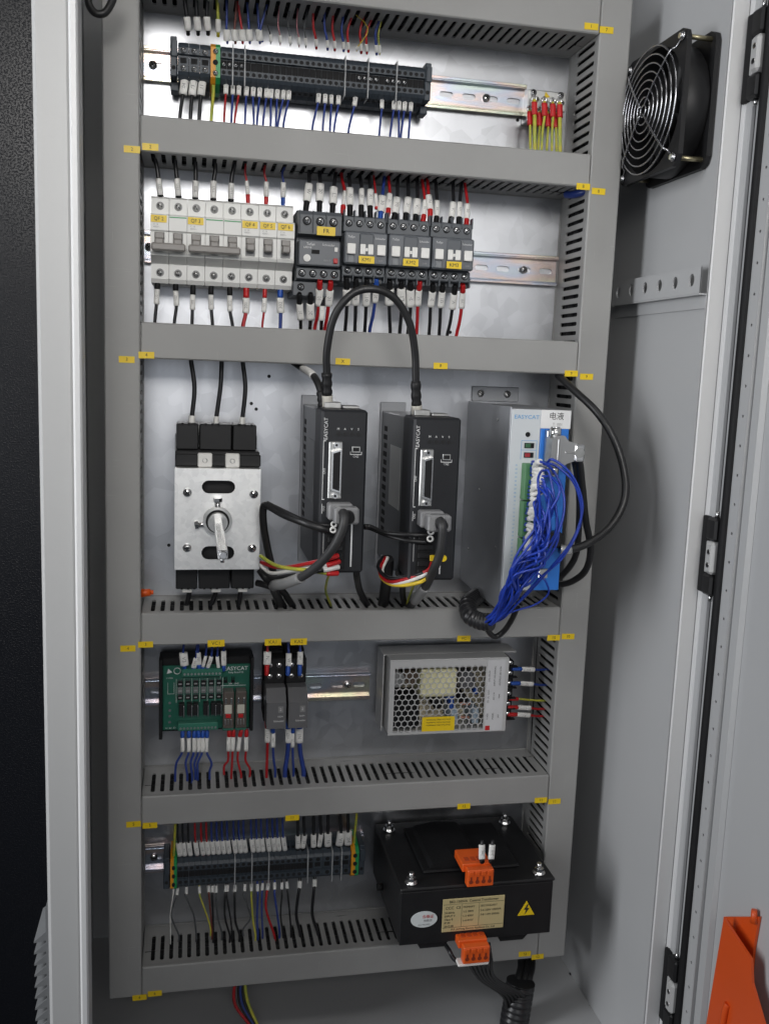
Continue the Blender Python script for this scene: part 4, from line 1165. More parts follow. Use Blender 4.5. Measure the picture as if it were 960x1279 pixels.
# ================================================================== cabinet fan on the side wall
FX, FY, FZ = 480.0, -130.0, 262.5
t = thing('cooling_fan', 'black axial cooling fan with chrome wire guard on the side wall', 'fan', (FX, FY, FZ))
t.scale = (1.05, 1.03, 1.03)


def flange(xa, xb_, cut):
    mb = MB(); nn = 72; R_ = 57.0; out = []; inn = []
    for i in range(nn):
        w_ = 2 * math.pi * i / nn; c_, s_ = math.cos(w_), math.sin(w_)
        q = 60.0 / max(abs(c_), abs(s_)); q = min(q, 80.5)
        out.append((c_ * q, s_ * q)); inn.append((c_ * R_, s_ * R_))
    vs_ = [(x_, a, b_) for x_ in (xa, xb_) for ring_ in (out, inn) for a, b_ in ring_]
    fs_ = []
    for i in range(nn):
        j = (i + 1) % nn
        fs_ += [(i, j, nn + j, nn + i), (2 * nn + j, 2 * nn + i, 3 * nn + i, 3 * nn + j), (i, 2 * nn + i, 2 * nn + j, j), (nn + j, 3 * nn + j, 3 * nn + i, nn + i)]
    mb.add(vs_, fs_)
    return mb


obj('front_frame', flange(-33.5, -29, 0), M_BLACK, t)
obj('rear_frame', flange(-6, -1.2, 0), M_BLACK, t)
obj('barrel', MB().lathe([(57.5, -29.2), (59.5, -26), (59.5, -8), (57.5, -6)], (0, 0, 0), (1, 0, 0), 40).lathe([(56.8, -32), (56.8, -3)], (0, 0, 0), (1, 0, 0), 40), M_BLACK, t)
obj('backing', MB().cyl((-2.5, 0, 0), (-1.4, 0, 0), 56.5, n=40), M_DARKHOLE, t)
obj('hub', MB().cyl((-29, 0, 0), (-4, 0, 0), 20, n=32).cyl((-29.4, 0, 0), (-29, 0, 0), 18, n=32), M_BLACKM, t)
for k_ in range(7):
    w_ = k_ * 2 * math.pi / 7
    vs_ = []
    for rad, tw, wd_ in ((19, .55, 9), (38, .42, 15), (54, .32, 21)):
        for s_ in (-1, 1):
            a = w_ + s_ * wd_ / rad * .5
            for th in (0, 1.4): vs_.append((-16 + s_ * wd_ * .5 * math.sin(tw) * 1.3 + th, rad * math.cos(a), rad * math.sin(a)))
    fs_ = []
    for i in range(2):
        o_ = i * 4
        fs_ += [(o_, o_ + 2, o_ + 6, o_ + 4), (o_ + 1, o_ + 5, o_ + 7, o_ + 3), (o_, o_ + 4, o_ + 5, o_ + 1), (o_ + 2, o_ + 3, o_ + 7, o_ + 6)]
    fs_ += [(8, 10, 11, 9)]
    obj('blade', MB().add(vs_, fs_, 0, True), M_BLACK, t)
gd = obj('guard_ring', MB().ring((-42, 0, 0), (1, 0, 0), 5.5, .8, 24, 6), M_CHROME, t)
for R_ in (12.5, 20, 27.5, 35, 42.5, 50, 57.5): obj('guard_ring', MB().ring((-42 + (R_ / 57.5) ** 2 * 3.0, 0, 0), (1, 0, 0), R_, .85, 48, 6), M_CHROME, t)
for s1 in (-1, 1):
    for s2 in (-1, 1):
        dd = Vector((0, s1, s2)).normalized()
        pts = [Vector((-43.4, 0, 0)) + dd * 5, Vector((-43.0, 0, 0)) + dd * 30, Vector((-40.4, 0, 0)) + dd * 58, Vector((-36, 0, 0)) + dd * 64, Vector((-34.4, 0, 0)) + dd * 72]
        obj('guard_arm', MB().tube(smooth_path(pts)[0], 1.0, n=8), M_CHROME, t)
        obj('guard_eye', MB().ring((-34.6, dd.y * 74.2, dd.z * 74.2), (1, 0, 0), 3.4, .9, 18, 6), M_CHROME, t)
        obj('screw', MB().cyl((-34, dd.y * 74.2, dd.z * 74.2), (-37.5, dd.y * 74.2, dd.z * 74.2), 3.2, 2.6, n=14), M_STEEL, t)
        obj('spacer_rod', MB().cyl((-29, dd.y * 74.2, dd.z * 74.2), (-6, dd.y * 74.2, dd.z * 74.2), 2.2, n=12), mat('brass_rod', (.38, .34, .22), .35, .9), t)

# ================================================================== wires
WIRES = {}
PRINTS = ['201', '204', 'L11', 'U2', 'W1', 'X12', 'V3', '24', '105', 'L2', 'Y07', '302', 'N1', '116', '018', 'U11']
CN = {'black': 'black', 'blue': 'blue', 'royal': 'bright blue', 'red': 'red', 'yellow': 'yellow', 'green': 'yellow-green', 'white': 'white', 'grey': 'grey', 'pink': 'pink', 'brown': 'brown', 'leaf': 'green'}


def wire(grp, col, r_, pts, y0, y1, fer=None, rs=0.0, ext=None, prt=True, flen=0.0):
    """pts: device end first; with a sleeve (rs > 0) it covers the stretch from the second to the third point"""
    WIRES.setdefault(grp, []).append((col, r_, pts, y0, y1, fer, rs, ext, prt))


def lay(grp, template, cat, grpname, key=None):
    ws = WIRES[grp]
    order = sorted(range(len(ws)), key=key and (lambda i: key(ws[i])) or (lambda i: ws[i][2][0][0]))
    rank = {w: k_ + 1 for k_, w in enumerate(order)}
    for i, (col, r_, pts, y0, y1, fer, rs, ext, prt) in enumerate(ws):
        n_ = len(pts); world = []
        for k_, q in enumerate(pts):
            y_ = q[2] if len(q) > 2 else y0 + (y1 - y0) * k_ / (n_ - 1)
            world.append(P(q[0], q[1], y_))
        if ext: world.append(world[-1] + Vector(ext))
        sm, idx = smooth_path(world, 6)
        o0 = sm[0].copy()
        loc = [q - o0 for q in sm]
        lab = template.format(c=CN[col], o=ORD[rank[i]], s=' with white sleeve' if rs else '')
        wo = obj('wire', MB().tube(loc, r_, n=8), W[col], None, o0); tag(wo, lab, cat, grpname)
        if fer and rs:
            a, b_ = idx[0], idx[1]
            fp_ = loc[a:b_ + 1]; k_ = len(fp_)
            obj('ferrule', MB().tube(fp_, [r_ * 1.05 + .25 + .75 * min(1, j / 2.5) for j in range(k_)], n=10), fer, wo)
        if rs:
            a, b_ = idx[1], idx[2]
            sp = loc[a:b_ + 1]
            sl = obj('sleeve', MB().tube(sp, rs, max(r_ * 1.12, rs * .62), n=12, flat=Vector((0, 1, 0))), M_WHITE, wo)
            if prt:
                c_ = (sp[0] + sp[-1]) / 2; d_ = (sp[0] - sp[-1]).normalized()
                ang = math.atan2(d_.z, d_.x)
                letter(random.choice(PRINTS), rs * 1.25, M_INKG, sl, (c_.x, c_.y - max(r_ * 1.12, rs * .62) - .25, c_.z), ang, name='sleeve_print')


BK, RD, BL = M_BLACKM, M_RED, M_BLUE
# --- below the upper terminal strip
g = 'u1'; UP, DN_ = (0, 0, 14), (0, 0, -18)
for a, b_, c_, d_ in (((231, 96), (231, 100), (228.5, 118.5), (225, 144)), ((242, 97), (242, 101), (240, 119.5), (238, 145)), ((253, 98), (253, 102), (251, 119.5), (249, 146))):
    wire(g, 'black', 1.9, (a, b_, c_, d_), -34, -42, None, 3.9, DN_)
wire(g, 'green', 1.7, ((266, 95), (266.5, 115), (264, 147)), -34, -42, None, 0, DN_)
for u, ue, col, sl in ((283, 280, 'red', 3), (291, 289, 'blue', 1), (299, 293, 'red', 3), (308.5, 306, 'blue', 3), (317, 317, 'blue', 3), (325, 321, 'blue', 3), (333.5, 328.5, 'blue', 3),
                       (339.5, 338, 'blue', 3), (347, 344.5, 'blue', 3), (354.5, 347, 'blue', 3.5), (361.5, 354, 'blue', 4),
                       (398.5, 390, 'blue', 4), (406.5, 403, 'blue', 2), (414, 412, 'blue', 1), (423, 417, 'blue', 2), (445, 435, 'blue', 8), (477, 473.5, 'blue', 1), (492.5, 487, 'blue', 3),
                       (499, 498, 'blue', 3), (506, 500.5, 'blue', 4), (513.5, 510, 'blue', 3)):
    v0 = 97 + (u - 276) * .094
    k_ = .35 * sl
    wire(g, col, 1.15, ((u + .5, v0 - 4), (u, v0 + 1), (u - k_, v0 + 20), (u - k_ - (u - k_ - ue) * .45, v0 + 33), (ue, v0 + 52)), -34, -42, None, 2.5 if sl != 1 else 2.2, DN_)
lay('u1', '{c} wire{s}, {o} from the left below the upper terminal strip', 'wire', 'wires below the upper terminal strip')
# --- above the upper terminal strip
g = 'u0'
for u, ut in ((235, 230.5), (247.5, 245), (260, 259)):
    wire(g, 'black', 2.0, ((u, 43), (u, 38), (u - 1.5, 21), (ut, -2)), -34, -45, None, 3.4, UP, False)
wire(g, 'green', 1.6, ((272.5, 45), (272.5, 40), (272.5, 24), (271.5, -2)), -34, -45, None, 2.6, UP, False)
for u, ut, col in ((284, 283, 'blue'), (294, 295, 'brown'), (303, 297, 'red'), (312, 308.5, 'blue'), (324.5, 321, 'blue')):
    wire(g, col, 1.2, ((u, 54), (u, 51), (u - 1, 37), (ut + (u - ut) * .3, 15), (ut, -1)), -34, -45, None, 3.4, UP, False)
wire(g, 'blue', 1.2, ((328, 52), (326, 48), (325, 38), (330, 18), (334, 2)), -36, -45, None, 2.2, UP, False)
for u, ut, col, vt in ((338, 331, 'black', 4), (350, 349, 'pink', 6), (362.5, 362, 'grey', 8), (373.5, 372, 'pink', 8), (382, 384, 'grey', 10), (395, 391, 'red', 12), (409, 405, 'blue', 14), (418, 416, 'red', 16),
                       (429, 429, 'blue', 16), (435, 440, 'red', 17), (451, 454, 'red', 18), (458, 465, 'red', 20), (470, 474, 'blue', 22), (474, 477.5, 'green', 20)):
    v0 = 52 + (u - 338) * .10
    wire(g, col, 1.25 if col in ('red', 'blue') else .6, ((u, v0 + 3), (u, v0), (u - .5, v0 - 9), (u - (u - ut) * .3 - 2.5, v0 - 24), (ut, vt)), -34, -45, None, 1.7, UP, False)
wire(g, 'yellow', .5, ((445, 64), (446, 62), (447, 58), (459, 40), (455, 28), (444, 17)), -36, -50, None, 1.2, UP, False)
lay('u0', '{c} wire{s}, {o} from the left on top of the upper terminal strip', 'wire', 'wires above the upper terminal strip')
# --- breakers, upper side
g = 'b0'
for a, b_, c_, d_, e_ in (((201, 252), (200.5, 244), (198, 223), (196, 208), (191.5, 190)), ((223.5, 252), (223, 245), (221, 223), (219.5, 208), (218, 192)), ((244.5, 253), (244, 247), (244.5, 226), (244.5, 212), (243.5, 193)),
                          ((266.5, 254), (266.5, 248), (267, 226), (269, 212), (268.5, 196)), ((288.5, 255), (288.5, 249), (289, 229), (290.5, 216), (295, 198))):
    wire(g, 'black', 2.1, (a, b_, c_, d_, e_), -44, -45, BK, 3.0, UP)
wire(g, 'red', 1.2, ((310, 258), (309.5, 243), (308, 226), (306, 214), (308, 199)), -44, -45, RD, 2.0, UP)
wire(g, 'red', 1.2, ((332, 259), (332.5, 246), (332.5, 227), (330, 215), (333, 201)), -44, -45, RD, 2.5, UP)
wire(g, 'blue', 1.2, ((353.5, 260), (353.5, 247), (354, 228), (352.5, 216), (357, 204)), -44, -45, BL, 2.6, UP)
lay('b0', '{c} wire{s}, {o} from the left into the breaker tops', 'wire', 'wires into the breaker tops')
g = 'b1'
for a, b_, c_, e_ in (((197, 352), (196.5, 361), (195.5, 380), (193.5, 403)), ((219.5, 353), (219.5, 363), (220.5, 382), (218, 403)), ((241.5, 354), (241, 368), (240.5, 387), (240, 404)),
                      ((264, 355), (263.5, 368), (264, 387), (265.5, 406)), ((287, 356), (287, 369), (287.5, 389), (290.5, 407))):
    wire(g, 'black', 1.7, (a, b_, c_, e_), -44, -44, BK, 2.7, DN_)
wire(g, 'red', 2.0, ((307.5, 356), (307.5, 372), (307, 391), (303.5, 408)), -44, -44, RD, 3.6, DN_)
wire(g, 'red', 1.2, ((331, 357), (330.5, 372), (329.5, 390), (327.5, 408)), -44, -44, RD, 2.6, DN_)
wire(g, 'blue', 1.9, ((350, 357), (350, 372), (350.5, 391), (350, 409)), -44, -44, BL, 3.9, DN_)
lay('b1', '{c} wire{s}, {o} from the left out of the breaker bottoms', 'wire', 'wires out of the breaker bottoms')
# --- overload relay and contactors, upper side
g = 'c0'
for col, dv, sv, sw, ev in (('black', (381.5, 266), ((383, 252), (386, 230)), 4.0, (386, 206)), ('black', (399, 267), ((399, 252), (400, 230)), 4.0, (398.5, 207)), ('black', (415, 268), ((415.5, 255), (417, 234)), 4.0, (420, 209)),
                            ('red', (428, 268), ((428.5, 257), (430, 239)), 1.8, (426.5, 219)), ('black', (437, 272), ((437, 257), (437, 235)), 3.7, (435, 210)), ('black', (451, 274), ((451, 257), (451.5, 236)), 2.9, (448.5, 212)),
                            ('black', (462.5, 275), ((462, 258), (462.5, 237)), 3.5, (460.5, 213)), ('blue', (474.5, 276), ((475.5, 265), (477.5, 245)), 4.1, (480.5, 214)), ('red', (483, 272), ((485, 261), (486.5, 242)), 3.0, (485, 216)),
                            ('black', (491, 277), ((493, 267), (496, 247)), 3.8, (496.5, 215)), ('black', (506, 278), ((507, 267), (509.5, 247)), 3.8, (509.5, 216)), ('black', (518, 279), ((519, 269), (521, 249)), 3.8, (521, 217)),
                            ('red', (527, 281), ((529, 269), (530.5, 250)), 2.5, (526.5, 219)), ('red', (536.5, 276), ((537, 262), (535, 244)), 3.4, (533.5, 220)), ('black', (544, 282), ((545, 271), (545.5, 251)), 2.9, (543.5, 221)),
                            ('black', (561, 283), ((563.5, 272), (566, 253)), 3.4, (565.5, 222)), ('black', (572.5, 284), ((573, 272), (574, 253)), 2.7, (576.5, 223)), ('red', (581.5, 285), ((582.5, 274), (583.5, 255)), 3.0, (580, 225))):
    wire(g, col, 1.9 if col == 'black' else 1.7, (dv, sv[0], sv[1], ((sv[1][0] + ev[0]) / 2, (sv[1][1] + ev[1]) / 2), ev), -68, -46, BK if col == 'black' else (RD if col == 'red' else BL), sw, UP)
wire(g, 'red', 1.1, ((470, 262, -60), (470, 258, -60), (469, 242, -60), (466, 214, -46)), -60, -46, RD, 1.6, UP, False)
lay('c0', '{c} wire{s}, {o} from the left into the contactor row tops', 'wire', 'wires into the contactor tops')
g = 'c1'
for col, dv, sv, sw, ev in (('black', (374, 366), ((374, 379), (375.5, 399)), 3.5, (375.5, 410)), ('black', (388, 366), ((387.5, 379), (387.5, 399)), 4.2, (387, 410)), ('red', (399.5, 350), ((399, 361), (398, 382)), 4.0, (393, 411)),
                            ('black', (402.5, 372, -58), ((402.5, 382, -58), (401.5, 400, -58)), 2.8, (401, 411)), ('red', (413, 351), ((412, 362), (410, 382)), 4.0, (405.5, 412)), ('black', (432.5, 346), ((433, 361), (433, 381)), 4.4, (431, 412)),
                            ('black', (444.5, 347), ((444.5, 361), (444, 381)), 4.0, (443, 412)), ('black', (458, 348), ((458, 362), (457, 382)), 4.2, (455.5, 413)), ('blue', (469.5, 348), ((469.5, 360), (468, 378)), 3.4, (461.5, 413)),
                            ('black', (486.5, 350), ((486.5, 361), (486, 381)), 4.7, (487, 415)), ('black', (501, 351), ((501, 360), (501.5, 382)), 4.7, (499, 415)), ('black', (512.5, 352), ((512.5, 362), (512.5, 383)), 4.4, (509, 416)),
                            ('red', (524, 351), ((523, 362), (521.5, 382)), 3.6, (520, 417)), ('black', (540.5, 354), ((540, 364), (537.5, 383)), 3.8, (535.5, 418)), ('black', (553, 355), ((552, 364), (550, 384)), 3.7, (548, 419)),
                            ('black', (568, 356), ((567, 367), (564.5, 386)), 3.9, (558, 420)), ('red', (577.5, 355), ((577.5, 365), (576, 385)), 3.3, (569.5, 420))):
    wire(g, col, 1.9 if u < 500 else 1.5, (dv, sv[0], sv[1], ((sv[1][0] * .6 + ev[0] * .4), (sv[1][1] + ev[1]) / 2), ev), -70, -44, BK if col == 'black' else (RD if col == 'red' else BL), sw, DN_)
lay('c1', '{c} wire{s}, {o} from the left below the contactor row', 'wire', 'wires below the contactors')
# --- load switch feed
g = 'ls'
wire(g, 'black', 2.3, ((239, 532), (239.5, 530), (240, 519), (243, 484), (238.5, 448)), -44, -44, None, 3.4, UP, False)
wire(g, 'black', 2.3, ((270, 532), (270, 530), (270.5, 520), (275.5, 482), (277, 449)), -44, -44, None, 2.8, UP, False)
wire(g, 'black', 2.3, ((302.5, 533), (302.5, 532), (303, 521), (306.5, 484), (303, 450)), -44, -44, None, 3.0, UP, False)
lay('ls', 'thick {c} wire, {o} from the left on top of the load switch', 'wire', 'wires feeding the load switch')
g = 'ls2'
for u, ue in ((237, 232), (270, 262), (301, 297)):
    wire(g, 'black', 2.6, ((u, 736), (u - 1, 742), ((u + ue) / 2, 750), (ue, 760)), -48, -44, None, 0, (0, 0, -10))
lay('ls2', 'thick {c} wire, {o} from the left under the load switch', 'wire', 'wires under the load switch')
# --- driver board
g = 'd0'
for u, ue, w_, va, vb in ((230.5, 229, 4.6, 831, 815), (242, 245, 2.8, 834, 822), (248.5, 247.5, 3.0, 830, 815), (253.5, 257, 1.8, 833, 819), (259.5, 264, 2.2, 834, 820), (273, 271.5, 1.9, 835, 820), (279.5, 279.5, 2.9, 831, 813)):
    wire(g, 'blue', 1.2, ((u, va + 7), (u, va), (ue, vb), (ue + 1, 800)), -44, -46, BL, w_, UP)
lay('d0', '{c} wire{s}, {o} from the left into the top of the green board', 'wire', 'wires into the top of the green board')
g = 'd1'
for u, us, ue, ve in ((228.5, 228, 219, 972), (236, 236, 234, 973), (243, 242.5, 240, 973), (248, 248, 244, 968), (254, 253, 247, 969), (259, 258.5, 262, 968)):
    wire(g, 'blue', 1.25, ((u, 912), (us, 921), (us - .3, 939), ((us + ue) / 2 + (4 if ue > u else -3), 953), (ue, ve - 5)), -43, -44, BL, 2.2, (0, 0, -10), False)
for u, us, ue, ve in ((286.5, 285.7, 280, 962), (292, 291, 289, 972), (302, 298, 301, 972), (308, 307.7, 312, 965)):
    wire(g, 'red', 1.25, ((u, 911), (us + (u - us) * .4, 920), (us - .5, 938), (us - 1, 950), (ue, ve - 5)), -43, -44, RD, 2.3, (0, 0, -10), False)
lay('d1', '{c} wire{s}, {o} from the left below the green board', 'wire', 'wires out of the green board')
# --- interface relays
g = 'r0'
for u, us, ue, col in ((332.8, 334, 334, 'red'), (359, 360.5, 359.5, 'blue'), (374, 375, 374, 'blue')):
    k_ = 2 if us == 360.5 else 0
    wire(g, col, 1.5, ((u, 844), (us - .5, 830 + k_), (us, 814 + k_), (ue, 798)), -56, -48, RD if col == 'red' else BL, 4.3 if col == 'red' else 3.2, UP)
lay('r0', '{c} wire{s}, {o} from the left into the relay socket tops', 'wire', 'wires into the relay sockets')
g = 'r1'
for u, us, ue, ve, col, w_, rw in ((332.7, 334, 333, 962, 'red', 3.1, 1.6), (340.5, 341, 343.6, 962, 'blue', 2.6, 1.4), (359.5, 360, 356, 962, 'blue', 3.6, 2.6), (366, 365.5, 366.5, 962, 'blue', 2.2, 1.4), (374.5, 374, 379, 962, 'blue', 4.4, 2.6)):
    v0 = 905 if u not in (340.5, 366) else 911
    wire(g, col, rw, ((u, v0 - 8), (us, v0 + 4), (us, v0 + 22), (us * .7 + ue * .3, v0 + 38), (ue, ve)), -50, -46, RD if col == 'red' else BL, w_, (0, 0, -10))
lay('r1', '{c} wire{s}, {o} from the left out of the relay socket bottoms', 'wire', 'wires out of the relay sockets')
# --- power supply output, laid sideways into the upright duct
g = 'p'
for v_, col, s_ in ((835.5, 'blue', 1), (853.5, 'blue', 1), (873, 'green', 0), (883.5, 'red', 1), (892.5, 'red', 1)):
    u0 = 641 - (v_ - 835) * .10
    if s_: wire(g, col, 1.4, ((u0 - 2, v_), (u0 + 9.5, v_), (u0 + 26, v_ + 1), (u0 + 36, v_ + (1 if v_ < 840 else 2))), -54, -42, RD if col == 'red' else BL, 2.9, (10, 0, 0))
    else: wire(g, col, 1.2, ((u0 - 2, v_), (u0 + 9, v_), (u0 + 10, v_), (u0 + 36, v_ + 2)), -54, -42, RD, 1.5, (10, 0, 0), False)
lay('p', '{c} wire, {o} from the top beside the power supply terminals', 'wire', 'wires out of the power supply', key=lambda w_: w_[2][0][1])
# --- earthing leads
g = 'e'
for u, ue, back in ((667, 667.5, 0), (679.5, 675.5, 0), (690, 688.5, 0), (698.5, 699, 0), (661.5, 662, 1), (673.5, 671.5, 1), (684, 682, 1), (694, 694.5, 1)):
    v0 = 128 + (u - 667) * .10 + (13 if back else 0)
    wire(g, 'green', 2.1 if u in (667, 698.5) else 1.4, ((u, v0 - 2), (u, v0), (u + .2, v0 + 16), (u + (ue - u) * .5, v0 + 32), (ue, 196)), -33 if not back else -26, -42, None, 3.3, (0, 0, -8), False)
lay('e', '{c} earthing lead, {o} from the left on the earthing bar', 'earthing lead', 'earthing leads with red lugs')
for o in [q for q in COL.objects if q.get('group') == 'earthing leads with red lugs']:
    for c_ in o.children:
        c_.name = 'lug_sleeve'; c_.data.materials.clear(); c_.data.materials.append(M_RED)
    obj('lug', MB().ring((0, 1.5, 2.5), (0, 1, 0), 2.6, 1.0, 16, 6), M_STEEL, o)
# --- above the lower terminal strip
g = 'l0'
wire(g, 'green', 1.5, ((217, 1078), (217.5, 1060), (218.5, 1040), (219, 1028)), -34, -46, None, 0, UP)
for u, col in ((224, 'black'), (230, 'black'), (237, 'black'), (245.5, 'red'), (253, 'red'), (259.5, 'red'), (266, 'blue'), (272.5, 'blue'), (279, 'blue'), (285.5, 'blue'), (293.5, 'blue'), (300, 'blue'), (306, 'blue'),
               (315.5, 'blue'), (322, 'blue'), (328, 'blue'), (335.5, 'blue'), (342, 'blue'), (348, 'blue'), (355, 'blue')):
    v0 = 1069 - (u - 224) * .055
    wire(g, col, 1.1, ((u + 1.2, v0 + 4), (u + 1, v0), (u - 1.2, v0 - 16), (u - 2, v0 - 30), (u - 2, v0 - 44)), -34, -46, None, 2.75, UP)
for u, w_ in ((372, 3.0), (378, 3.0), (391.5, 3.2), (398.5, 2.8), (409.5, 4.3), (423.5, 4.6), (434.5, 4.6)):
    v0 = 1059 - (u - 372) * .075; sl = 1.5 if u in (378, 398.5, 423.5) else 0
    wire(g, 'black', 1.9, ((u, v0 + 4), (u, v0), (u + sl * 1.5, v0 - 15.5), (u + sl, v0 - 28), (u + sl, v0 - 42)), -34, -46, BK, w_, UP)
wire(g, 'green', 1.5, ((442, 1055), (443, 1040), (445, 1020), (445, 1010)), -34, -46, None, 0, UP)
lay('l0', '{c} wire{s}, {o} from the left on top of the lower terminal strip', 'wire', 'wires above the lower terminal strip')
# --- below the lower terminal strip
g = 'l1'
DL = (0, 0, -9)
for col, r_, pts in (('white', .6, ((217, 1112), (216, 1120), (213, 1142), (213, 1170))), ('grey', .9, ((222, 1112), (220, 1122), (214, 1143), (223, 1167))), ('grey', 1.0, ((233, 1111), (232, 1119), (242, 1143), (245, 1167))),
                     ('green', .9, ((249, 1110), (250, 1120), (259, 1145), (263, 1160))), ('brown', 1.0, ((260.5, 1109), (261, 1117), (263, 1140), (265, 1164))), ('black', 1.2, ((265.5, 1109), (265, 1118), (266, 1142), (266.5, 1168))),
                     ('grey', 1.0, ((270, 1109), (270, 1120), (272, 1145), (277, 1165))), ('black', 1.2, ((282.5, 1108), (281, 1122), (281, 1145), (287, 1168))), ('black', 1.0, ((284.5, 1108), (283, 1118), (288, 1148), (290, 1166))),
                     ('black', 1.3, ((293.5, 1108), (293, 1120), (294, 1150), (299, 1167))), ('grey', 1.0, ((306, 1107), (305, 1120), (313, 1145), (304, 1160))), ('green', 1.1, ((314, 1107), (314, 1120), (316, 1150), (319, 1167))),
                     ('blue', 1.2, ((321.5, 1107), (322, 1118), (321, 1145), (322, 1165))), ('blue', 1.0, ((328, 1106), (327, 1118), (327, 1142), (328, 1163))), ('red', 1.4, ((335, 1106), (333, 1116), (332.5, 1137), (342.5, 1168))),
                     ('blue', 1.2, ((343, 1105), (343, 1118), (346, 1140), (349, 1163))), ('black', 1.0, ((352, 1105), (352, 1118), (350.5, 1143), (353.5, 1166))), ('black', 1.1, ((358, 1104), (359.5, 1118), (362, 1143), (363.5, 1166))),
                     ('black', 1.9, ((374.5, 1103), (373, 1114), (370, 1143), (375, 1166))), ('black', 1.9, ((393, 1101), (392, 1112), (390, 1142), (397, 1165)))):
    a, b_ = pts[0], pts[1]; v_ = a[1] + 2.5 if r_ < 1.8 else a[1] + 3
    wire(g, col, r_, ((a[0], a[1] - 8), (a[0], a[1] - 3), ((a[0] + b_[0]) / 2, v_ + 3.5), b_) + pts[2:], -33, -46, None, (r_ + .8 if col not in ('white',) else .9), DL, False)
lay('l1', '{c} wire{s}, {o} from the left below the lower terminal strip', 'wire', 'wires below the lower terminal strip')


# ================================================================== cables
def cable(label, col, r_, pts, cat='cable', group=None, parts=(), k=8, name='cable', n=12):
    """pts are (u, v, y) picture positions with their depth"""
    world = [P(*q) for q in pts]; sm, idx = smooth_path(world, k); o0 = sm[0].copy(); loc = [q - o0 for q in sm]
    o = obj(name, MB().tube(loc, r_, n=n), W[col] if isinstance(col, str) else col, None, o0); tag(o, label, cat, group)
    for nm, i0, i1, rr_, m_ in parts:
        seg = loc[idx[i0]:idx[i1] + 1]
        if nm == 'boot':
            rad = [rr_ * (1.0 if j % 3 else .84) for j in range(len(seg))]
        else: rad = rr_
        obj(nm, MB().tube(seg, rad, n=14), m_, o)
    return o


M_CABLE = mat('cable_sheath', (0.014, 0.014, 0.015), 0.40, var=.1)
cable('thick black jumper cable arching over the duct between the two drives', M_CABLE, 3.7,
      [(409, 508, -131), (408.5, 494, -132), (408, 466, -135), (408.5, 435, -140), (418, 394, -146), (440, 367, -150), (467, 361, -152), (493, 373, -150), (511, 403, -146), (518, 440, -140), (519, 476, -136), (520, 506, -133), (521, 517, -131)],
      parts=[('boot', 1, 2, 5.2, M_BLACK), ('boot', 10, 11, 5.2, M_BLACK), ('plug', 0, 1, 5.4, mat('clear_plug', (.52, .50, .45), .3)), ('plug', 11, 12, 5.4, mat('clear_plug', (.52, .50, .45), .3))])
cable('short black cable with white band running behind the jumper into the first drive', M_CABLE, 3.6,
      [(403, 508, -128), (401, 490, -126), (392, 470, -110), (378, 460, -70), (366, 452, -50)], parts=[('white_band', 2, 3, 3.9, M_WHITE), ('boot', 0, 1, 5.0, M_BLACK)])
cable('black cable bowing out past the upright duct to the lower blue connector', M_CABLE, 4.0,
      [(696, 468, -70), (716, 487, -96), (745, 515, -125), (766, 548, -140), (779, 590, -150), (779, 625, -155), (762, 657, -160), (735, 678, -166), (712, 686, -168), (698, 686, -168)], parts=[('clamp', 8, 9, 5.0, M_STEEL)])
cable('black cable hanging from the upper metal hood, outer one of two', M_CABLE, 3.6,
      [(712, 560, -166), (722, 572, -168), (727, 610, -160), (731, 650, -150), (737, 685, -142), (731, 712, -130), (714, 726, -112), (695, 731, -95), (680, 735, -60)])
cable('black cable hanging from the upper metal hood, inner one of two', M_CABLE, 3.4,
      [(711, 563, -164), (718, 580, -162), (723, 620, -152), (722, 665, -142), (718, 695, -130), (704, 716, -112), (688, 726, -92), (672, 734, -60)])
cable('grey encoder cable curving from the plug of the drive nearer the load switch', mat('dark_grey_sheath', (.03, .03, .031), .5), 4.3,
      [(428, 640, -198), (430, 647, -206), (427, 662, -208), (416, 684, -205), (397, 706, -190), (376, 721, -170), (355, 729, -140), (342, 732, -110), (347, 748, -70), (353, 762, -50)],
      parts=[('clear_sleeve', 5, 7, 5.4, mat('grey_sleeve', (.24, .24, .24), .35))])
cable('grey encoder cable curving from the plug of the drive nearer the controller', mat('dark_grey_sheath', (.03, .03, .031), .5), 4.3,
      [(549, 650, -198), (552, 657, -206), (552, 672, -206), (549, 692, -202), (541, 712, -190), (531, 733, -150), (518, 750, -90), (510, 760, -60)],
      parts=[('clear_sleeve', 5, 6, 5.4, mat('grey_sleeve', (.24, .24, .24), .35))])
cable('black motor cable rising behind the load switch cover and bending to the drive', M_CABLE, 3.8,
      [(412, 662, -167), (398, 659, -168), (378, 652, -160), (355, 643, -140), (335, 632, -118), (329, 634, -112), (329, 655, -108), (334, 685, -98), (340, 710, -88), (346, 740, -66), (353, 760, -48)])
cable('thin black cable tied along the motor cable to the drive', M_CABLE, 2.0,
      [(412, 656, -167), (395, 655, -166), (375, 648, -158), (352, 637, -138), (334, 628, -118)])
cable('black cable dropping to the duct beside the load switch', M_CABLE, 4.2,
      [(325, 712, -80), (332, 722, -86), (342, 735, -80), (348, 748, -66), (358, 764, -46)])
cable('black cable sloping from the load switch feet into the duct', M_CABLE, 3.6,
      [(321, 728, -70), (333, 731, -78), (352, 738, -74), (361, 750, -62), (370, 764, -44)])
cable('black cable below the first drive entering a duct slot', M_CABLE, 3.6, [(445, 716, -120), (446, 724, -110), (450, 740, -78), (460, 758, -50), (463, 766, -40)])
cable('black tied leads linking the two drives, upper strand', M_CABLE, 2.2, [(455, 657, -140), (463, 658, -140), (480, 665, -150), (510, 668, -166), (534, 668, -170)])
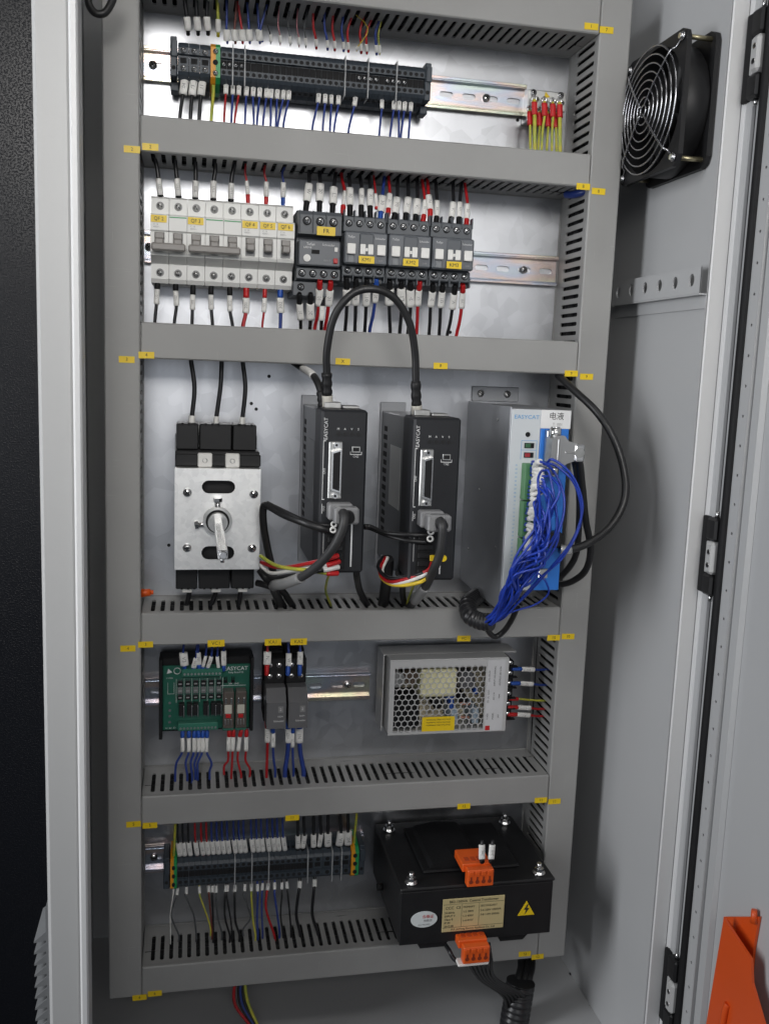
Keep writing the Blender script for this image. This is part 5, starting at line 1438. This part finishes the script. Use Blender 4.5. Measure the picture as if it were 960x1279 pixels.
cable('black tied leads linking the two drives, lower strand', M_CABLE, 2.2, [(455, 659, -138), (463, 660, -138), (482, 668, -148), (508, 675, -164), (532, 677, -170)])
cable('black sheathed bundle dropping to the duct beside the second drive', M_CABLE, 6.0, [(484, 698, -110), (484, 712, -100), (481, 736, -76), (478, 758, -52), (478, 768, -42)])
cable('black cable behind the coloured loop under the second drive', M_CABLE, 3.4, [(497, 716, -120), (502, 726, -104), (503, 745, -74), (508, 762, -46)])
for col, pts, lab in (('red', ((422, 694, -168), (408, 698, -172), (388, 703, -160), (362, 708, -136), (342, 708, -116), (326, 702, -100)), 'red motor lead sweeping from the first drive to the load switch'),
                      ('white', ((424, 701, -168), (408, 706, -172), (392, 709, -160), (362, 713, -138), (340, 716, -118), (329, 710, -104), (325, 704, -98)), 'white motor lead sweeping from the first drive to the load switch'),
                      ('green', ((422, 716, -168), (408, 716, -170), (384, 712, -158), (362, 710, -140), (342, 705, -118), (325, 694, -100)), 'yellow-green motor lead sweeping from the first drive to the load switch'),
                      ('black', ((423, 708, -168), (404, 712, -172), (384, 716, -160), (360, 719, -138), (340, 721, -120), (327, 712, -104)), 'black motor lead, lowest of the sweep from the first drive'),
                      ('red', ((539, 703, -168), (533, 713, -174), (505, 724, -158), (484, 726, -140), (474, 713, -124), (481, 696, -110)), 'red lead of the loop under the second drive'),
                      ('white', ((538, 709, -168), (530, 718, -174), (505, 727, -158), (486, 727, -140), (477, 713, -122), (484, 696, -110)), 'white lead of the loop under the second drive'),
                      ('yellow', ((537, 716, -168), (527, 726, -172), (505, 731, -158), (486, 729, -140), (475, 718, -124), (479, 700, -112)), 'yellow lead, lowest of the loop under the second drive'),
                      ('black', ((538, 712, -168), (527, 716, -172), (505, 721, -156), (484, 721, -140), (472, 708, -124), (478, 695, -110)), 'black lead of the loop under the second drive')):
    o = cable(lab, col, 1.9, pts, 'motor lead', parts=[('ferrule', 0, 1, 2.5, M_RED if col != 'black' else M_WHITE)] if pts[0][0] < 430 else ())
cable('yellow-green earth lead under the first drive', 'green', 1.3, [(411, 718, -130), (408, 727, -112), (407, 740, -80), (415, 760, -46)], 'earth lead')
cable('yellow-green earth lead under the second drive', 'green', 1.3, [(521, 722, -140), (516, 732, -110), (510, 748, -76), (506, 762, -48)], 'earth lead')
for q, lab in (((540.5, 697), 'small yellow tag on the lower front of the second drive'), ):
    c_ = P(q[0], q[1], -168); tag(obj('cable_tag', MB().box(-3.2, 3.2, -.8, .8, -3, 3, .4), M_YEL, None, c_), lab, 'tag')
c_ = P(553, 697, -168.5)
tag(obj('round_tag', MB().cyl((0, 0, 0), (0, -1.5, 0), 3.4, n=18), M_YEL, None, c_), 'round yellow tag beside the encoder cable of the second drive', 'tag')
for i, (u, v) in enumerate(((538, 664), (537, 673))):
    c_ = P(u, v, -176); tag(obj('wire_marker', MB().ring((0, 0, 0), (0.3, 1, .2), 2.6, 1.0, 18, 6), M_WHITE, None, c_), ('upper', 'lower')[i] + ' white ring marker under the grey plug of the second drive', 'marker')
for i, (u, v) in enumerate(((417, 655), (416, 662))):
    c_ = P(u, v, -176); tag(obj('wire_marker', MB().ring((0, 0, 0), (0.3, 1, .2), 2.4, 1.0, 18, 6), M_WHITE, None, c_), ('upper', 'lower')[i] + ' white ring marker under the grey plug of the first drive', 'marker')
c_ = P(182, 741, -50)
tag(obj('push_connector', MB().cyl((-6, 0, 0), (5, 0, 1), 4.6, 3.6, n=14).cyl((5, 0, 1), (8, 0, 1), 2.4, n=12), M_ORG, None, c_), 'small orange wire connector lying in the corner of the duct below the switch', 'wire connector')

# --- blue control wires of the controller
rnd = random.Random(5)
nb = 30
for i in range(nb):
    t_ = i / (nb - 1)
    v0 = 576 + t_ * 112 + rnd.uniform(-2.5, 2.5); u0 = 664 - t_ * 12 + rnd.uniform(-.6, .6)
    if i == 0: arc = [(690, 574, -190), (714, 594, -196), (727, 632, -200), (716, 672, -200), (690, 706, -196), (652, 748, -176)]
    elif i == 1: arc = [(694, 582, -188), (718, 606, -196), (725, 650, -200), (704, 694, -200), (672, 724, -190), (640, 760, -170)]
    elif i == 2: arc = [(692, 590, -190), (704, 622, -200), (698, 662, -206), (672, 708, -200), (645, 742, -180)]
    else:
        wide = rnd.random() ** .7
        bu = 668 + wide * 34 * (1 - t_ * .55); bv = max(v0 + 20, 604 + rnd.uniform(-6, 46) + t_ * 56)
        arc = [(u0 + (bu - u0) * .8, min(v0 + rnd.uniform(2, 10), bv - 12), -190 - rnd.uniform(0, 18)), (bu, bv + 16 * (1 - t_), -198 - rnd.uniform(0, 22)),
               (656 + rnd.uniform(-12, 16) - t_ * 10, 708 + rnd.uniform(-12, 12), -188 - rnd.uniform(0, 18)), (635 + rnd.uniform(-10, 12), 744 + rnd.uniform(-7, 6), -174 - rnd.uniform(0, 10))]
    an = rnd.uniform(-.9, .7); ln_ = rnd.uniform(9, 13)
    pts = [(u0, v0, -162), (u0 + 4, v0 + rnd.uniform(-1, 1), -168 - rnd.uniform(0, 5)), (u0 + 4 + ln_ * math.cos(an), v0 + ln_ * math.sin(an) * .8, -178 - rnd.uniform(0, 14))] + arc + [(617 + rnd.uniform(-7, 8), 771 + rnd.uniform(-7, 7), -150), (604 + rnd.uniform(-3, 3), 776 + rnd.uniform(-4, 4), -132)]
    cable('%s bright blue control wire down the green terminals of the controller' % ORD[i + 1], 'royal', 1.3, pts, 'control wire', 'blue control wires of the controller', parts=[('sleeve', 1, 2, rnd.uniform(2.1, 3.0), M_WHITE)], k=6, name='control_wire', n=8)
cable('blue control wire looping low at the bottom of the blue controller face', 'royal', 1.0, [(672, 716, -160), (682, 728, -164), (684, 742, -160), (668, 755, -156), (640, 764, -150), (612, 776, -142)], 'control wire', name='control_wire', n=8)


def conduit(label, pts, r_, cat='conduit'):
    world = [P(*q) for q in pts]; sm, _ = smooth_path(world, 14); o0 = sm[0].copy()
    den = []; acc = 0.0
    fine = [sm[0]]
    for a, b_ in zip(sm, sm[1:]):
        nn = max(1, int((b_ - a).length / 1.0))
        fine += [a.lerp(b_, (j + 1) / nn) for j in range(nn)]
    rad = [r_ * (1.0 if (j // 2) % 2 else .86) for j in range(len(fine))]
    return tag(obj('conduit', MB().tube([q - o0 for q in fine], rad, n=18), mat('conduit_black', (.02, .02, .022), .33, var=.1), None, o0), label, cat)


conduit('corrugated black conduit curling out of the duct around the blue wires', [(606, 735, -40), (597, 744, -66), (585, 753, -96), (586, 768, -118), (600, 776, -130), (614, 777, -140)], 9.5)
cable('black cable drooping over the duct cover under the conduit', M_CABLE, 3.0, [(604, 772, -126), (608, 786, -112), (617, 795, -104), (628, 789, -106), (638, 775, -120), (646, 758, -130)])

# --- below the lowest duct
conduit('corrugated black conduit rising from the cabinet floor under the transformer', [(640, 1300, -96), (642, 1276, -96), (646, 1252, -95), (650, 1226, -92)], 17)
for i, u_ in enumerate((650, 658, 664)):
    cable('black cable from the upright duct into the floor conduit, %s from the left' % ORD[i + 1], M_CABLE, 4.2, [(u_, 1196, -50), (u_, 1208, -66), (u_ - 4, 1224, -84), (u_ - 10 + i, 1244, -94)])
for i in range(6):
    u0 = 588 + i * 6
    cable('black transformer lead, %s from the left, running to the floor conduit' % ORD[i + 1], M_CABLE, 2.0, [(u0 - 8, 1180 - i * .5, -142), (u0 - 5, 1198, -146), (u0 + 10 - i * 2, 1222, -130), (628 + i * 5, 1244, -108), (634 + i * 4, 1268, -98)], 'transformer lead', 'transformer leads below')
cable('black lead with red end dropping beside the lower orange terminal', 'black', 2.4, [(553, 1176, -120), (560, 1186, -150), (566, 1197, -158), (574, 1202, -160)], 'transformer lead')
for i, (u, sl) in enumerate(((601.5, 0), (613, 1.5))):
    wire('t', 'black', 1.8, ((u + 1, 1077), (u, 1073), (u + sl, 1055), (u + sl, 1050)), -158, -150, BK, 3.5)
lay('t', 'stub of {c} wire{s}, {o} from the left on the upper orange terminal', 'wire', 'wires on the upper orange terminal')
for i, (col, du) in enumerate((('red', -8), ('black', -2), ('blue', 0), ('black', 3), ('green', 7))):
    cable('%s wire of the loose bundle hanging below the lowest duct' % (('red', 'first black', 'blue', 'second black', 'yellow-green')[i]), col, 1.8,
          [(301 + du * .7, 1222, -50), (300 + du, 1240, -52), (304 + du * 1.1, 1258, -56), (318 + du * .6, 1282, -62), (324 + du * .4, 1296, -64)], 'wire', 'loose bundle below the lowest duct')
cable('black cable looping down beside the post at the top of the cabinet', M_CABLE, 3.4, [(112, -14, -120), (111, 4, -122), (119, 16, -124), (131, 16, -124), (140, 2, -122), (144, -14, -120)])
cable('blue and black cable end tucked in the duct corner by the bare rail', 'blue', 4.0, [(707, 243, -40), (716, 243, -52), (728, 240, -62), (738, 238, -66)])
